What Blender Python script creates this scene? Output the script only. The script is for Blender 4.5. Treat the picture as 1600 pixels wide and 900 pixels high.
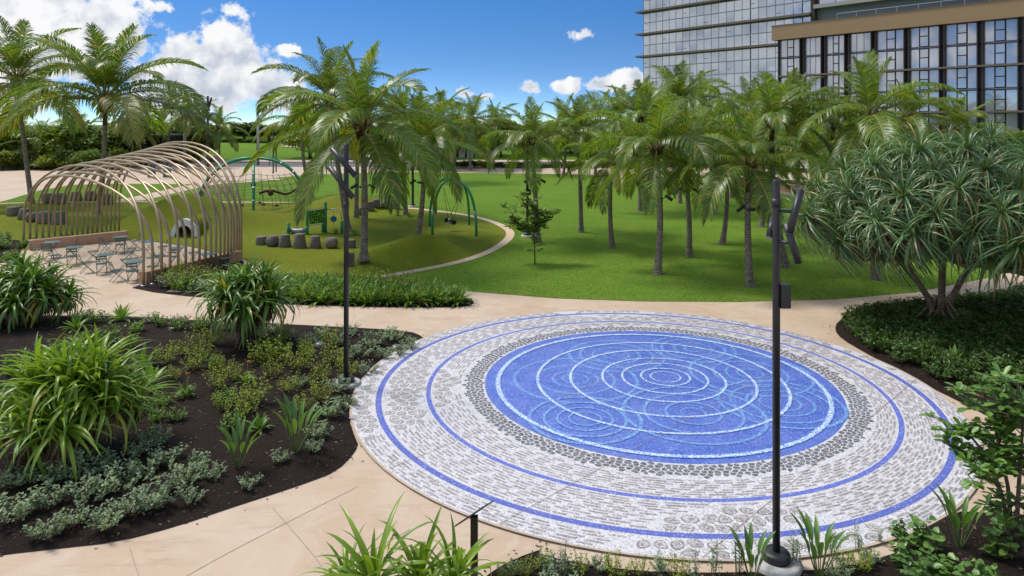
import bpy, math, random
from math import sin, cos, pi, radians, sqrt, atan2, exp
from mathutils import Vector, Matrix
from mathutils.geometry import delaunay_2d_cdt

for o in list(bpy.data.objects): bpy.data.objects.remove(o)
SC = bpy.context.scene
COL = SC.collection

# ------------------------------------------------------------------ camera
F, HZ, CH = 1115.0, 190.0, 6.5          # focal length and horizon row of the 1600 px photograph, eye height
cd = bpy.data.cameras.new('camera'); cam = bpy.data.objects.new('camera', cd); COL.objects.link(cam)
cam.location = (0, 0, CH); cam.rotation_euler = (pi/2, 0, 0)
cd.sensor_width = 36; cd.lens = 36*F/1600; cd.shift_y = -(450-HZ)/1600
cd.clip_start = 0.1; cd.clip_end = 3000
SC.camera = cam

# ------------------------------------------------------------------ sun, sky, exposure
SUN_EL, SUN_AZ = radians(58), radians(-62)      # azimuth from +Y, clockwise: the sun stands left and a little ahead
sd = bpy.data.lights.new('sun', 'SUN'); sun = bpy.data.objects.new('sun', sd); COL.objects.link(sun)
sd.energy = 3.1; sd.angle = radians(15); sd.color = (1, .95, .87)
sv = Vector((sin(SUN_AZ)*cos(SUN_EL), cos(SUN_AZ)*cos(SUN_EL), sin(SUN_EL)))
sun.rotation_euler = sv.to_track_quat('Z', 'Y').to_euler()
SC.view_settings.view_transform = 'Standard'; SC.view_settings.look = 'None'
SC.view_settings.exposure = 0.20; SC.view_settings.gamma = 1; SC.view_settings.use_curve_mapping = False
SC.cycles.max_bounces = 5; SC.cycles.diffuse_bounces = 3; SC.cycles.glossy_bounces = 3
SC.cycles.transmission_bounces = 3; SC.cycles.transparent_max_bounces = 6
SC.cycles.caustics_reflective = False; SC.cycles.caustics_refractive = False
SC.cycles.use_denoising = True

class NT:
    """small helper for node trees: sockets or numbers in, sockets out"""
    def __init__(s, tree): s.t = tree; s.n = tree.nodes; s.l = tree.links
    def new(s, kind, **kw):
        n = s.n.new(kind)
        for k, v in kw.items(): setattr(n, k, v)
        return n
    def put(s, sock, v):
        if v is None: return
        if isinstance(v, bpy.types.NodeSocket): s.l.new(v, sock)
        else:
            if hasattr(sock.default_value, '__len__') and not isinstance(v, (int, float)):
                v = tuple(v)
                if len(sock.default_value) == 4 and len(v) == 3: v = v+(1,)
            sock.default_value = v
    def m(s, op, a, b=None, c=None, clamp=False):
        n = s.new('ShaderNodeMath', operation=op, use_clamp=clamp)
        for i, v in enumerate((a, b, c)): s.put(n.inputs[i], v)
        return n.outputs[0]
    def v(s, op, a, b=None):
        n = s.new('ShaderNodeVectorMath', operation=op); s.put(n.inputs[0], a); s.put(n.inputs[1], b)
        return n.outputs['Value'] if op in ('LENGTH', 'DISTANCE', 'DOT_PRODUCT') else n.outputs[0]
    def mix(s, f, a, b, mode='MIX'):
        n = s.new('ShaderNodeMix', data_type='RGBA', blend_type=mode)
        s.put(n.inputs[0], f); s.put(n.inputs[6], a); s.put(n.inputs[7], b); return n.outputs[2]
    def ramp(s, f, lo, hi, a=0.0, b=1.0, smooth=True):
        n = s.new('ShaderNodeMapRange', interpolation_type='SMOOTHSTEP' if smooth else 'LINEAR')
        for i, v in enumerate((f, lo, hi, a, b)): s.put(n.inputs[i], v)
        return n.outputs[0]
    def noise(s, vec, scale, detail=3, rough=.55, out=0, dim='3D'):
        n = s.new('ShaderNodeTexNoise', noise_dimensions=dim); s.put(n.inputs['Vector'], vec)
        n.inputs['Scale'].default_value = scale; n.inputs['Detail'].default_value = detail; n.inputs['Roughness'].default_value = rough
        return n.outputs[out]
    def voro(s, vec, scale, feature='F1', out='Distance'):
        n = s.new('ShaderNodeTexVoronoi', feature=feature); s.put(n.inputs['Vector'], vec); n.inputs['Scale'].default_value = scale
        return n.outputs[out]
    def scale(s, vec, xyz):
        return s.v('MULTIPLY', vec, xyz)

W = bpy.data.worlds.new('World'); SC.world = W; W.use_nodes = True
W.node_tree.nodes.clear(); N = NT(W.node_tree)
d0 = N.new('ShaderNodeTexCoord').outputs['Generated']
sep = N.new('ShaderNodeSeparateXYZ'); N.put(sep.inputs[0], d0); dx, dy, dz = sep.outputs
sky = N.new('ShaderNodeTexSky', sky_type='NISHITA'); sky.sun_disc = False
sky.sun_elevation = SUN_EL; sky.sun_rotation = SUN_AZ; sky.altitude = 300; sky.air_density = 1.0; sky.dust_density = .3; sky.ozone_density = 2.5
cb = N.new('ShaderNodeCombineXYZ'); N.put(cb.inputs[0], dx); N.put(cb.inputs[1], dy)
N.put(cb.inputs[2], N.m('MULTIPLY_ADD', N.m('MAXIMUM', dz, 0), 4.5, .035))          # clear tropical air: the deep blue starts low
N.put(sky.inputs[0], N.v('NORMALIZE', cb.outputs[0]))
az = N.m('ARCTAN2', dx, dy); el = N.m('ARCSINE', dz)
skyc = N.mix(1, sky.outputs[0], N.mix(N.ramp(el, .0, .20, smooth=False), (.78, .95, 1.0), (.31, .77, 1.10)), 'MULTIPLY')
def cloud_at(x, y):
    return math.atan((x-800)/F), math.atan((HZ-y)/sqrt(F*F+(x-800)**2))
CL = [(40,45,150,85),(150,35,82,50),(195,62,40,44),(95,95,110,52),(-60,20,170,150),(10,130,120,45),
      (292,92,50,48),(345,84,52,52),(385,112,55,48),(330,135,100,46),(425,140,52,40),(250,125,55,42),(455,160,60,26),(290,160,110,22),
      (355,13,28,18),(455,79,29,12),(250,12,22,10),(911,54,28,12),(755,152,29,15),(728,146,22,10),(832,136,24,14),(885,134,32,15),
      (948,133,48,17),(985,124,36,18),(700,165,30,10),(1040,130,60,25)]
fld = None
for (x, y, rx, ry) in CL:
    a, e = cloud_at(x, y)
    u = N.m('MULTIPLY', N.m('SUBTRACT', az, a), F/rx); w = N.m('MULTIPLY', N.m('SUBTRACT', el, e), F/ry)
    q = N.m('SUBTRACT', 1, N.m('SQRT', N.m('ADD', N.m('MULTIPLY', u, u), N.m('MULTIPLY', w, w))))
    if rx < 30: q = N.m('SUBTRACT', N.m('MULTIPLY', q, .62), .06)
    fld = q if fld is None else N.m('SMOOTH_MAX', fld, q, .18)
# scattered cumulus over the rest of the sky, of the same kind
P = N.scale(d0, (1, 1, 1.7))
far = N.m('MULTIPLY_ADD', N.noise(P, 2.6, 2, .5), 3.2, -1.38)
off = N.m('MAXIMUM', N.ramp(N.m('ABSOLUTE', az), .72, .95), N.ramp(el, .24, .40))
far = N.m('SUBTRACT', far, N.m('MULTIPLY', N.m('SUBTRACT', 1, off), 4))
fld = N.m('MAXIMUM', fld, far)
n1 = N.noise(d0, 16, 6, .6); P2 = N.v('ADD', d0, tuple(sv*.016)); n2 = N.noise(P2, 16, 4, .6)
b1 = N.voro(d0, 26, 'F1'); b2 = N.voro(P2, 26, 'F1')
n3 = N.noise(d0, 55, 4, .65)
fld = N.m('ADD', fld, N.m('MULTIPLY', N.m('SUBTRACT', n3, .52), 1.3))
den = N.m('ADD', fld, N.m('ADD', N.m('MULTIPLY', N.m('SUBTRACT', n1, .5), 1.5), N.m('MULTIPLY', N.m('SUBTRACT', .38, b1), .55)))
alpha = N.ramp(den, -.06, .30)
rel = N.m('ADD', N.m('MULTIPLY', N.m('SUBTRACT', n1, n2), 3.2), N.m('MULTIPLY', N.m('SUBTRACT', b2, b1), 1.3))
big = N.noise(d0, 7, 3, .5)
lit = N.m('ADD', N.m('ADD', rel, .66), N.m('MULTIPLY', N.m('SUBTRACT', .52, big), 1.8), clamp=True)
lit = N.m('MAXIMUM', lit, N.m('MULTIPLY', N.m('SUBTRACT', 1, N.ramp(den, .0, .55)), .95))
cc = N.mix(lit, (3.3, 3.7, 4.4), (6.2, 6.2, 6.3))
colr = N.mix(alpha, skyc, cc)
bg = N.new('ShaderNodeBackground'); N.put(bg.inputs[0], colr); bg.inputs[1].default_value = .135
N.l.new(bg.outputs[0], N.new('ShaderNodeOutputWorld').inputs[0])
W.cycles.sampling_method = 'MANUAL'; W.cycles.sample_map_resolution = 256

# ------------------------------------------------------------------ helpers
def gp(x, y, z=0.0):
    """ground position seen at photo pixel (x, y), at height z"""
    Z = F*(CH-z)/(y-HZ); return Vector(((x-800)*Z/F, Z, z))
def ht(y, Z): return CH-(y-HZ)*Z/F
R = random.Random(7)
def rr(a, b): return R.uniform(a, b)

class MB:
    def __init__(s): s.v = []; s.f = []; s.mi = []; s.uv = None; s.sm = []
    def face(s, ids, m=0, smooth=False): s.f.append(ids); s.mi.append(m); s.sm.append(smooth)
    def poly(s, pts, m=0, smooth=False):
        b = len(s.v); s.v += [tuple(p) for p in pts]; s.face(tuple(range(b, b+len(pts))), m, smooth)
    def box(s, c, size, m=0, rot=None):
        b = len(s.v); c = Vector(c)
        for i in range(8):
            p = Vector(((i & 1)-.5, ((i >> 1) & 1)-.5, (i >> 2)-.5)); p = Vector((p.x*size[0], p.y*size[1], p.z*size[2]))
            if rot is not None: p = rot @ p
            s.v.append(tuple(c+p))
        for q in ((0,2,3,1),(4,5,7,6),(0,1,5,4),(2,6,7,3),(0,4,6,2),(1,3,7,5)): s.face(tuple(b+i for i in q), m)
    def bar(s, a, b_, w, h, m=0):
        a = Vector(a); b_ = Vector(b_); d = b_-a
        q = d.to_track_quat('X', 'Z').to_matrix(); s.box((a+b_)/2, (d.length, w, h), m, q)
    def tube(s, path, rad, n=8, m=0, cap=True, smooth=True):
        path = [Vector(p) for p in path]; k = len(path)
        if not hasattr(rad, '__len__'): rad = [rad]*k
        b = len(s.v); t = (path[1]-path[0]).normalized()
        u = t.orthogonal().normalized()
        for i, p in enumerate(path):
            t = (path[min(i+1, k-1)]-path[max(i-1, 0)])
            t = t.normalized() if t.length > 1e-9 else Vector((0, 0, 1))
            u = (u-t*u.dot(t)); u = u.normalized() if u.length > 1e-6 else t.orthogonal().normalized()
            w = t.cross(u)
            for j in range(n):
                a = 2*pi*j/n; s.v.append(tuple(p+(u*cos(a)+w*sin(a))*rad[i]))
        for i in range(k-1):
            for j in range(n):
                j2 = (j+1) % n; s.face((b+i*n+j, b+i*n+j2, b+(i+1)*n+j2, b+(i+1)*n+j), m, smooth)
        if cap:
            s.face(tuple(b+j for j in reversed(range(n))), m); s.face(tuple(b+(k-1)*n+j for j in range(n)), m)
    def lathe(s, prof, n=16, m=0, c=(0,0,0), smooth=True):
        s.tube2([(Vector(c)+Vector((0,0,z)), r) for r, z in prof], n, m, smooth)
    def tube2(s, pr, n, m, smooth):
        b = len(s.v); k = len(pr)
        for p, r in pr:
            for j in range(n):
                a = 2*pi*j/n; s.v.append((p.x+r*cos(a), p.y+r*sin(a), p.z))
        for i in range(k-1):
            for j in range(n):
                j2 = (j+1) % n; s.face((b+i*n+j, b+i*n+j2, b+(i+1)*n+j2, b+(i+1)*n+j), m, smooth)
        s.face(tuple(b+j for j in reversed(range(n))), m); s.face(tuple(b+(k-1)*n+j for j in range(n)), m)
    def strap(s, path, widths, nrm, fold=.0, m=0):
        """long leaf along path; nrm = list of up vectors; fold = V depth as share of width"""
        b = len(s.v); k = len(path)
        for i, p in enumerate(path):
            t = (path[min(i+1, k-1)]-path[max(i-1, 0)]).normalized()
            sd_ = t.cross(nrm[i]); sd_ = sd_.normalized() if sd_.length > 1e-6 else t.orthogonal()
            up = sd_.cross(t); w = widths[i]*.5
            if fold: s.v += [tuple(p-sd_*w+up*w*fold*2), tuple(p), tuple(p+sd_*w+up*w*fold*2)]
            else: s.v += [tuple(p-sd_*w), tuple(p+sd_*w)]
        c = 3 if fold else 2
        for i in range(k-1):
            for j in range(c-1): s.face((b+i*c+j, b+i*c+j+1, b+(i+1)*c+j+1, b+(i+1)*c+j), m, True)
    def leaf(s, p, d, l, w, up=None, m=0):
        """small pointed leaf: six-cornered blade"""
        d = Vector(d).normalized(); up = Vector(up) if up is not None else Vector((rr(-1,1), rr(-1,1), rr(.2,1)))
        sd_ = d.cross(up); sd_ = sd_.normalized() if sd_.length > 1e-5 else d.orthogonal().normalized()
        n_ = sd_.cross(d); p = Vector(p); b = len(s.v)
        s.v += [tuple(p), tuple(p+d*l*.45+sd_*w*.5+n_*w*.12), tuple(p+d*l-n_*l*.12), tuple(p+d*l*.45-sd_*w*.5+n_*w*.12)]
        s.face((b, b+1, b+2), m); s.face((b, b+2, b+3), m)
    def rleaf(s, p, d, l, w, up, m=0):
        """broad rounded leaf"""
        d = Vector(d).normalized(); sd_ = d.cross(Vector(up)); sd_ = sd_.normalized() if sd_.length > 1e-5 else d.orthogonal().normalized()
        n_ = sd_.cross(d); p = Vector(p); b = len(s.v)
        for (t, x, h) in ((0,0,0),(.35,.38,.05),(.72,.5,.03),(.96,.2,-.06),(1,0,-.08),(.96,-.2,-.06),(.72,-.5,.03),(.35,-.38,.05),(.6,0,-.04)):
            s.v.append(tuple(p+d*l*t+sd_*w*x+n_*w*h*2))
        for i in range(8): s.face((b+8, b+i, b+(i+1) % 8), m, True)
    def mesh(s, name, mats):
        me = bpy.data.meshes.new(name); me.from_pydata(s.v, [], s.f)
        for m_ in (mats if isinstance(mats, (list, tuple)) else [mats]): me.materials.append(m_)
        me.polygons.foreach_set('material_index', s.mi); me.polygons.foreach_set('use_smooth', s.sm); me.update()
        return me
    def build(s, name, mats, parent=None, loc=None):
        return link(name, s.mesh(name, mats), parent, loc)
    def add(s, other, M, m=None):
        b = len(s.v); s.v += [tuple(M @ Vector(p)) for p in other.v]
        s.f += [tuple(b+i for i in f) for f in other.f]; s.mi += other.mi if m is None else [m]*len(other.f); s.sm += other.sm
def link(name, me, parent=None, loc=None, rot=None, scale=None):
    o = bpy.data.objects.new(name, me); COL.objects.link(o)
    if parent is not None: o.parent = parent
    if loc is not None: o.location = loc
    if rot is not None: o.rotation_euler = rot
    if scale is not None: o.scale = scale if hasattr(scale, '__len__') else (scale,)*3
    return o
def tag(o, label=None, cat=None, group=None, kind=None):
    if label: o['label'] = label
    if cat: o['category'] = cat
    if group: o['group'] = group
    if kind: o['kind'] = kind
    return o
def thing(name, loc, label, cat, group=None, rz=0, scale=None):
    o = link(name, None, None, loc, (0, 0, rz), scale); o.empty_display_size = .2
    return tag(o, label, cat, group)
def inside(poly, x, y):
    c = False; n = len(poly); j = n-1
    for i in range(n):
        xi, yi = poly[i][0], poly[i][1]; xj, yj = poly[j][0], poly[j][1]
        if (yi > y) != (yj > y) and x < (xj-xi)*(y-yi)/(yj-yi)+xi: c = not c
        j = i
    return c
def smooth_poly(pts, it=2, closed=True):
    pts = [Vector((p[0], p[1])) for p in pts]
    for _ in range(it):
        q = []
        for i in range(len(pts) if closed else len(pts)-1):
            a = pts[i]; b = pts[(i+1) % len(pts)]; q += [a*.75+b*.25, a*.25+b*.75]
        pts = q
    return pts
def sheet(name, poly, z, mat, step=None, hf=None, kind='structure', parent=None, skirt=.0):
    """ground sheet from an outline; with step, a grid inside it follows the height function hf"""
    pts = [Vector((p[0], p[1])) for p in poly]; n = len(pts); vs = list(pts)
    if step:
        x0 = min(p.x for p in pts); x1 = max(p.x for p in pts); y0 = min(p.y for p in pts); y1 = max(p.y for p in pts)
        y = y0+step*.5
        while y < y1:
            x = x0+step*.5
            while x < x1:
                if inside(pts, x, y): vs.append(Vector((x+rr(-.2,.2)*step, y+rr(-.2,.2)*step)))
                x += step
            y += step
    out = delaunay_2d_cdt(vs, [(i, (i+1) % n) for i in range(n)], [], 1, 1e-5)
    m = MB(); m.v = [(p.x, p.y, z+(hf(p.x, p.y) if hf else 0)) for p in out[0]]
    for f in out[2]: m.face(tuple(f), 0, True)
    if skirt:
        b = len(m.v); 
        for p in pts: m.v += [(p.x, p.y, z+(hf(p.x, p.y) if hf else 0)), (p.x, p.y, z-skirt)]
        for i in range(n): j = (i+1) % n; m.face((b+2*i, b+2*i+1, b+2*j+1, b+2*j))
    o = m.build(name, mat, parent)
    for p in o.data.polygons:
        if p.normal.z < -.1: p.flip()
    if parent is None: tag(o, kind=kind)
    return o
def dist_to(poly, x, y):
    best = 1e9; n = len(poly)
    for i in range(n):
        a = poly[i]; b = poly[(i+1) % n]; ax, ay = a[0], a[1]; bx, by = b[0]-ax, b[1]-ay
        t = max(0, min(1, ((x-ax)*bx+(y-ay)*by)/(bx*bx+by*by+1e-12)))
        best = min(best, (ax+bx*t-x)**2+(ay+by*t-y)**2)
    return sqrt(best)

# ------------------------------------------------------------------ materials
def mat_base(name, rough=.6, spec=.3):
    m = bpy.data.materials.new(name); m.use_nodes = True; n = NT(m.node_tree); b = m.node_tree.nodes['Principled BSDF']
    b.inputs['Roughness'].default_value = rough; b.inputs['Specular IOR Level'].default_value = spec
    return m, n, b
def pos(n, world=True):
    return n.new('ShaderNodeNewGeometry').outputs['Position'] if world else n.new('ShaderNodeTexCoord').outputs['Object']
def bump(n, b, h, strength, dist=.02):
    k = n.new('ShaderNodeBump'); k.inputs['Strength'].default_value = strength; k.inputs['Distance'].default_value = dist
    n.put(k.inputs['Height'], h); n.l.new(k.outputs[0], b.inputs['Normal'])
def mat_plain(name, c1, c2=None, scale=6, rough=.6, spec=.3, metal=0, world=False, bmp=0, detail=4, bscale=None, per=0.0):
    m, n, b = mat_base(name, rough, spec); b.inputs['Metallic'].default_value = metal
    c2 = c2 or tuple(x*.8 for x in c1); p = pos(n, world)
    f = n.ramp(n.noise(p, scale, detail), .3, .7); c = n.mix(f, c1, c2)
    if per:
        r = n.new('ShaderNodeObjectInfo').outputs['Random']
        c = n.mix(1, c, n.mix(r, (1-per,)*3, (1+per,)*3), 'MULTIPLY')
    n.put(b.inputs['Base Color'], c)
    if bmp: bump(n, b, n.noise(p, bscale or scale*8, 3), bmp)
    return m
def mat_leaf(name, c1, c2, dry=None, dryf=.06, trans=.28, rough=.45, spec=.35, per=.25, tipc=None):
    """leaf: each blade its own shade, light passing through"""
    m, n, b = mat_base(name, rough, spec); g = n.new('ShaderNodeNewGeometry'); r = g.outputs['Random Per Island']
    o = n.new('ShaderNodeObjectInfo').outputs['Random']
    c = n.mix(n.m('FRACT', n.m('ADD', r, n.m('MULTIPLY', o, 3.7))), c1, c2)
    c = n.mix(1, c, n.mix(o, (1-per,)*3, (1+per, 1+per, 1+per*.6)), 'MULTIPLY')
    if dry: c = n.mix(n.m('MULTIPLY', n.m('GREATER_THAN', n.m('FRACT', n.m('MULTIPLY', r, 7.31)), 1-dryf), .85), c, dry)
    c = n.mix(n.ramp(n.noise(pos(n), 3.0, 2), .35, .7, 0, .35), c, n.mix(1, c, (1.35, 1.2, .7), 'MULTIPLY'))
    n.put(b.inputs['Base Color'], c)
    t = n.new('ShaderNodeBsdfTranslucent'); n.put(t.inputs[0], n.mix(1, c, (1.5, 1.5, .7), 'MULTIPLY'))
    mx = n.new('ShaderNodeMixShader'); mx.inputs[0].default_value = trans
    n.l.new(b.outputs[0], mx.inputs[1]); n.l.new(t.outputs[0], mx.inputs[2])
    n.l.new(mx.outputs[0], m.node_tree.nodes['Material Output'].inputs[0])
    return m
M = {}
def grass_mat(name, a, b_, c_, streak):
    m, n, b = mat_base(name, .85, .15); p = pos(n)
    big = n.ramp(n.noise(p, .22, 3, .6), .35, .68); mid = n.ramp(n.noise(p, 1.6, 4, .65), .3, .72)
    c = n.mix(big, a, b_); c = n.mix(n.m('MULTIPLY', n.m('MULTIPLY', mid, n.ramp(n.noise(p, .35, 2), .4, .65)), .8), c, c_); c = n.mix(n.ramp(n.noise(p, 5.5, 4, .7), .52, .74, 0, .55), c, tuple(x*.55 for x in a))
    fine = n.noise(n.scale(p, (1, .45, 1)), 28, 4, .75); c = n.mix(1, c, n.mix(n.ramp(fine, .25, .75), (.58,)*3, (1.45,)*3), 'MULTIPLY')
    n.put(b.inputs['Base Color'], c)
    b.inputs['Sheen Weight'].default_value = streak; b.inputs['Sheen Roughness'].default_value = .45; b.inputs['Sheen Tint'].default_value = (.55, .85, .12, 1); b.inputs['Specular IOR Level'].default_value = .05
    bump(n, b, n.m('ADD', n.noise(p, 45, 3, .7), n.noise(p, 9, 2)), .9, .05)
    return m
M['lawn'] = grass_mat('lawn_grass', (.030, .092, .007), (.060, .130, .011), (.15, .155, .028), 1.0)
M['turf'] = grass_mat('play_turf', (.150, .185, .018), (.185, .205, .022), (.18, .17, .026), .15)
M['blade'] = mat_leaf('grass_blades', (.032, .096, .008), (.085, .150, .018), (.20, .18, .05), .05, .25, .6, .2, .0)
M['farground'] = mat_plain('far_ground', (.07, .13, .02), (.10, .12, .04), .15, .9, world=True)

def concrete_mat(name, c1, c2, c3):
    m, n, b = mat_base(name, .75, .25); p = pos(n)
    w = n.v('ADD', p, n.scale(n.noise(p, .5, 3, .6, out=1), (3.2, 3.2, 0)))
    a = n.ramp(n.noise(n.scale(w, (1, .45, 1)), .55, 6, .65), .33, .68); c = n.mix(a, c1, c2)
    c = n.mix(n.ramp(n.noise(w, 2.6, 5, .7), .52, .75, 0, .55), c, c3)
    st = n.ramp(n.noise(n.scale(p, (.5, 2.4, 1)), 1.3, 5, .75), .50, .72, 0, .42); c = n.mix(st, c, (.34, .235, .15))
    sp = n.noise(p, 70, 2, .8); c = n.mix(1, c, n.mix(n.ramp(sp, .3, .7), (.90,)*3, (1.07,)*3), 'MULTIPLY')
    n.put(b.inputs['Base Color'], c); bump(n, b, sp, .12, .004); return m
M['paving'] = concrete_mat('sand_concrete', (.51, .375, .262), (.58, .46, .35), (.62, .525, .42))
M['band'] = mat_plain('band_concrete', (.66, .50, .36), (.58, .43, .30), 3, .8, world=True, bmp=.1)
def mulch_mat():
    m, n, b = mat_base('dark_mulch', .9, .15); p = pos(n)
    c = n.mix(n.ramp(n.noise(p, 34, 5, .8), .3, .7), (.012, .008, .006), (.045, .031, .024))
    c = n.mix(n.ramp(n.noise(p, 1.1, 3), .4, .75, 0, .6), c, (.030, .019, .013))
    c = n.mix(n.m('GREATER_THAN', n.noise(p, 21, 2, .5), .71), c, (.13, .10, .075))
    n.put(b.inputs['Base Color'], c); bump(n, b, n.noise(p, 26, 5, .8), 1.0, .06); return m
M['mulch'] = mulch_mat()
M['chip'] = mat_plain('bark_chip', (.085, .055, .040), (.03, .02, .015), 9, .9, per=.4)
M['paper'] = mat_plain('dry_leaf_litter', (.32, .24, .17), (.22, .15, .10), 9, .9, per=.4)
M['asphalt'] = mat_plain('asphalt', (.13, .13, .135), (.10, .10, .105), 2, .85, world=True)
M['kerb'] = mat_plain('kerb_stone', (.42, .40, .37), (.34, .32, .30), 2, .8, world=True)
M['white_paint'] = mat_plain('white_paint', (.75, .75, .72), (.66, .66, .63), 4, .6)
M['terra'] = mat_plain('terracotta_concrete', (.50, .31, .20), (.42, .26, .165), 2.5, .8, world=True, bmp=.15)
M['bronze'] = mat_plain('bronze_tube', (.40, .305, .195), (.33, .25, .155), 1.5, .40, .5, metal=.45)
M['polemetal'] = mat_plain('charcoal_metal', (.020, .020, .023), (.03, .03, .033), 3, .42, .5)
M['lens'] = mat_plain('lamp_cap', (.20, .21, .23), (.16, .17, .19), 3, .3, .5)
M['footing'] = mat_plain('grey_footing', (.50, .49, .47), (.34, .33, .31), 4, .85, bmp=.3)
M['chairgreen'] = mat_plain('bistro_green', (.035, .085, .068), (.028, .07, .056), 5, .4, .5)
M['tabletop'] = mat_plain('table_green', (.11, .20, .19), (.09, .17, .16), 5, .32, .5)
M['playgreen'] = mat_plain('play_green', (.018, .27, .10), (.014, .22, .085), 3, .35, .5)
M['steel'] = mat_plain('galvanised_steel', (.48, .50, .52), (.38, .40, .42), 5, .35, .5, metal=.7)
M['rope'] = mat_plain('tan_rope', (.36, .28, .18), (.26, .19, .12), 20, .9)
M['brownrope'] = mat_plain('brown_rope', (.10, .055, .032), (.07, .04, .024), 20, .9)
M['navy'] = mat_plain('navy_plastic', (.02, .03, .055), (.03, .04, .07), 5, .5)
M['black'] = mat_plain('black_rubber', (.012, .012, .012), (.02, .02, .02), 5, .6)
M['blueplay'] = mat_plain('blue_plastic', (.02, .10, .22), (.03, .13, .27), 5, .4)
M['limeplay'] = mat_plain('lime_plastic', (.16, .42, .03), (.12, .36, .03), 5, .4)
M['stool'] = mat_plain('grey_concrete_stool', (.20, .175, .15), (.14, .12, .10), 5, .9, bmp=.3, per=.15)
M['white'] = mat_plain('white_gelcoat', (.78, .78, .78), (.72, .72, .72), 3, .4)
M['signmetal'] = mat_plain('brown_sign_metal', (.032, .023, .018), (.045, .033, .026), 3, .45, .5)
def trunk_mat(name, c1, c2, ring):
    m, n, b = mat_base(name, .9, .15); p = pos(n, False)
    w = n.new('ShaderNodeTexWave', bands_direction='Z'); n.put(w.inputs[0], p); w.inputs['Scale'].default_value = ring
    w.inputs['Distortion'].default_value = 2.5; w.inputs['Detail'].default_value = 3; w.inputs['Detail Scale'].default_value = 2
    c = n.mix(w.outputs[0], c1, c2); c = n.mix(n.ramp(n.noise(p, 5, 4), .35, .7, 0, .7), c, tuple(x*1.45 for x in c2))
    s_ = n.new('ShaderNodeSeparateXYZ'); n.put(s_.inputs[0], p)
    n.put(b.inputs['Base Color'], c); bump(n, b, n.m('ADD', w.outputs[0], n.noise(p, 30, 3)), .6, .03); return m
M['palmtrunk'] = trunk_mat('palm_bark', (.11, .088, .07), (.25, .215, .175), 3.2)
M['palmtop'] = trunk_mat('palm_leaf_bases', (.045, .026, .016), (.11, .065, .035), 3.2)
M['bark'] = trunk_mat('tree_bark', (.07, .05, .036), (.13, .10, .075), 2.0)
M['panbark'] = trunk_mat('screw_pine_bark', (.10, .072, .052), (.20, .15, .11), 4.0)
M['deadleaf'] = mat_plain('dead_strap_leaf', (.19, .12, .075), (.11, .07, .045), 7, .9, per=.2)
M['palmleaf'] = mat_leaf('palm_leaflets', (.078, .155, .020), (.19, .275, .040), (.42, .33, .07), .06, .38, .36, .5, .24)
M['palmyoung'] = mat_leaf('palm_leaflets_yellow', (.14, .19, .024), (.24, .25, .03), (.34, .24, .05), .10, .30, .40, .45, .2)
M['rachis'] = mat_plain('palm_midrib', (.30, .26, .08), (.20, .22, .06), 3, .5)
M['pandark'] = mat_leaf('screw_pine_leaves', (.055, .125, .042), (.125, .215, .080), (.30, .25, .09), .05, .18, .34, .5, .22)
M['panmid'] = mat_leaf('strap_leaves_green', (.065, .15, .020), (.13, .25, .035), (.40, .34, .06), .05, .25, .35, .5, .12)
M['panbright'] = mat_leaf('strap_leaves_bright', (.12, .235, .022), (.24, .37, .040), (.40, .38, .05), .03, .3, .36, .5, .1)
M['silver'] = mat_leaf('silvery_leaves', (.17, .24, .14), (.31, .40, .26), (.30, .28, .12), .03, .15, .6, .25, .15)
M['lime'] = mat_leaf('lime_leaves', (.15, .24, .03), (.30, .36, .04), (.45, .32, .03), .05, .3, .5, .3, .15)
M['mid'] = mat_leaf('mid_green_leaves', (.10, .21, .03), (.19, .31, .05), (.34, .30, .05), .03, .25, .42, .4, .2)
M['dark'] = mat_leaf('dark_green_leaves', (.040, .10, .020), (.085, .165, .032), (.22, .17, .04), .02, .22, .42, .4, .25)
M['heart'] = mat_leaf('broad_leaves', (.075, .17, .036), (.15, .27, .06), (.36, .34, .08), .03, .22, .38, .45, .15)
M['far1'] = mat_leaf('far_tree_leaves', (.075, .14, .026), (.15, .225, .04), None, 0, .22, .5, .3, .35)
M['far2'] = mat_leaf('far_tree_leaves_light', (.15, .22, .03), (.27, .32, .04), (.34, .28, .04), .05, .25, .5, .3, .3)
M['orange'] = mat_plain('orange_petals', (.65, .12, .02), (.7, .2, .03), 8, .5)
M['petal'] = mat_plain('white_petals', (.78, .78, .72), (.7, .72, .62), 8, .5)
M['stem'] = mat_plain('thin_stems', (.14, .09, .05), (.10, .08, .04), 8, .8)
M['gstem'] = mat_plain('green_stems', (.12, .17, .05), (.10, .13, .04), 8, .7)

# ================================================================== the setting
PX = lambda pts: [gp(x, y).to_2d() for x, y in pts]
tag(MB_ := sheet('ground', [(-900,-60),(900,-60),(900,1400),(-900,1400)], -.12, M['farground']))
sheet('paving', [(-75,-8),(48,-8),(60,60),(62,104),(-95,104),(-95,60)], 0, M['paving'])

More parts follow.
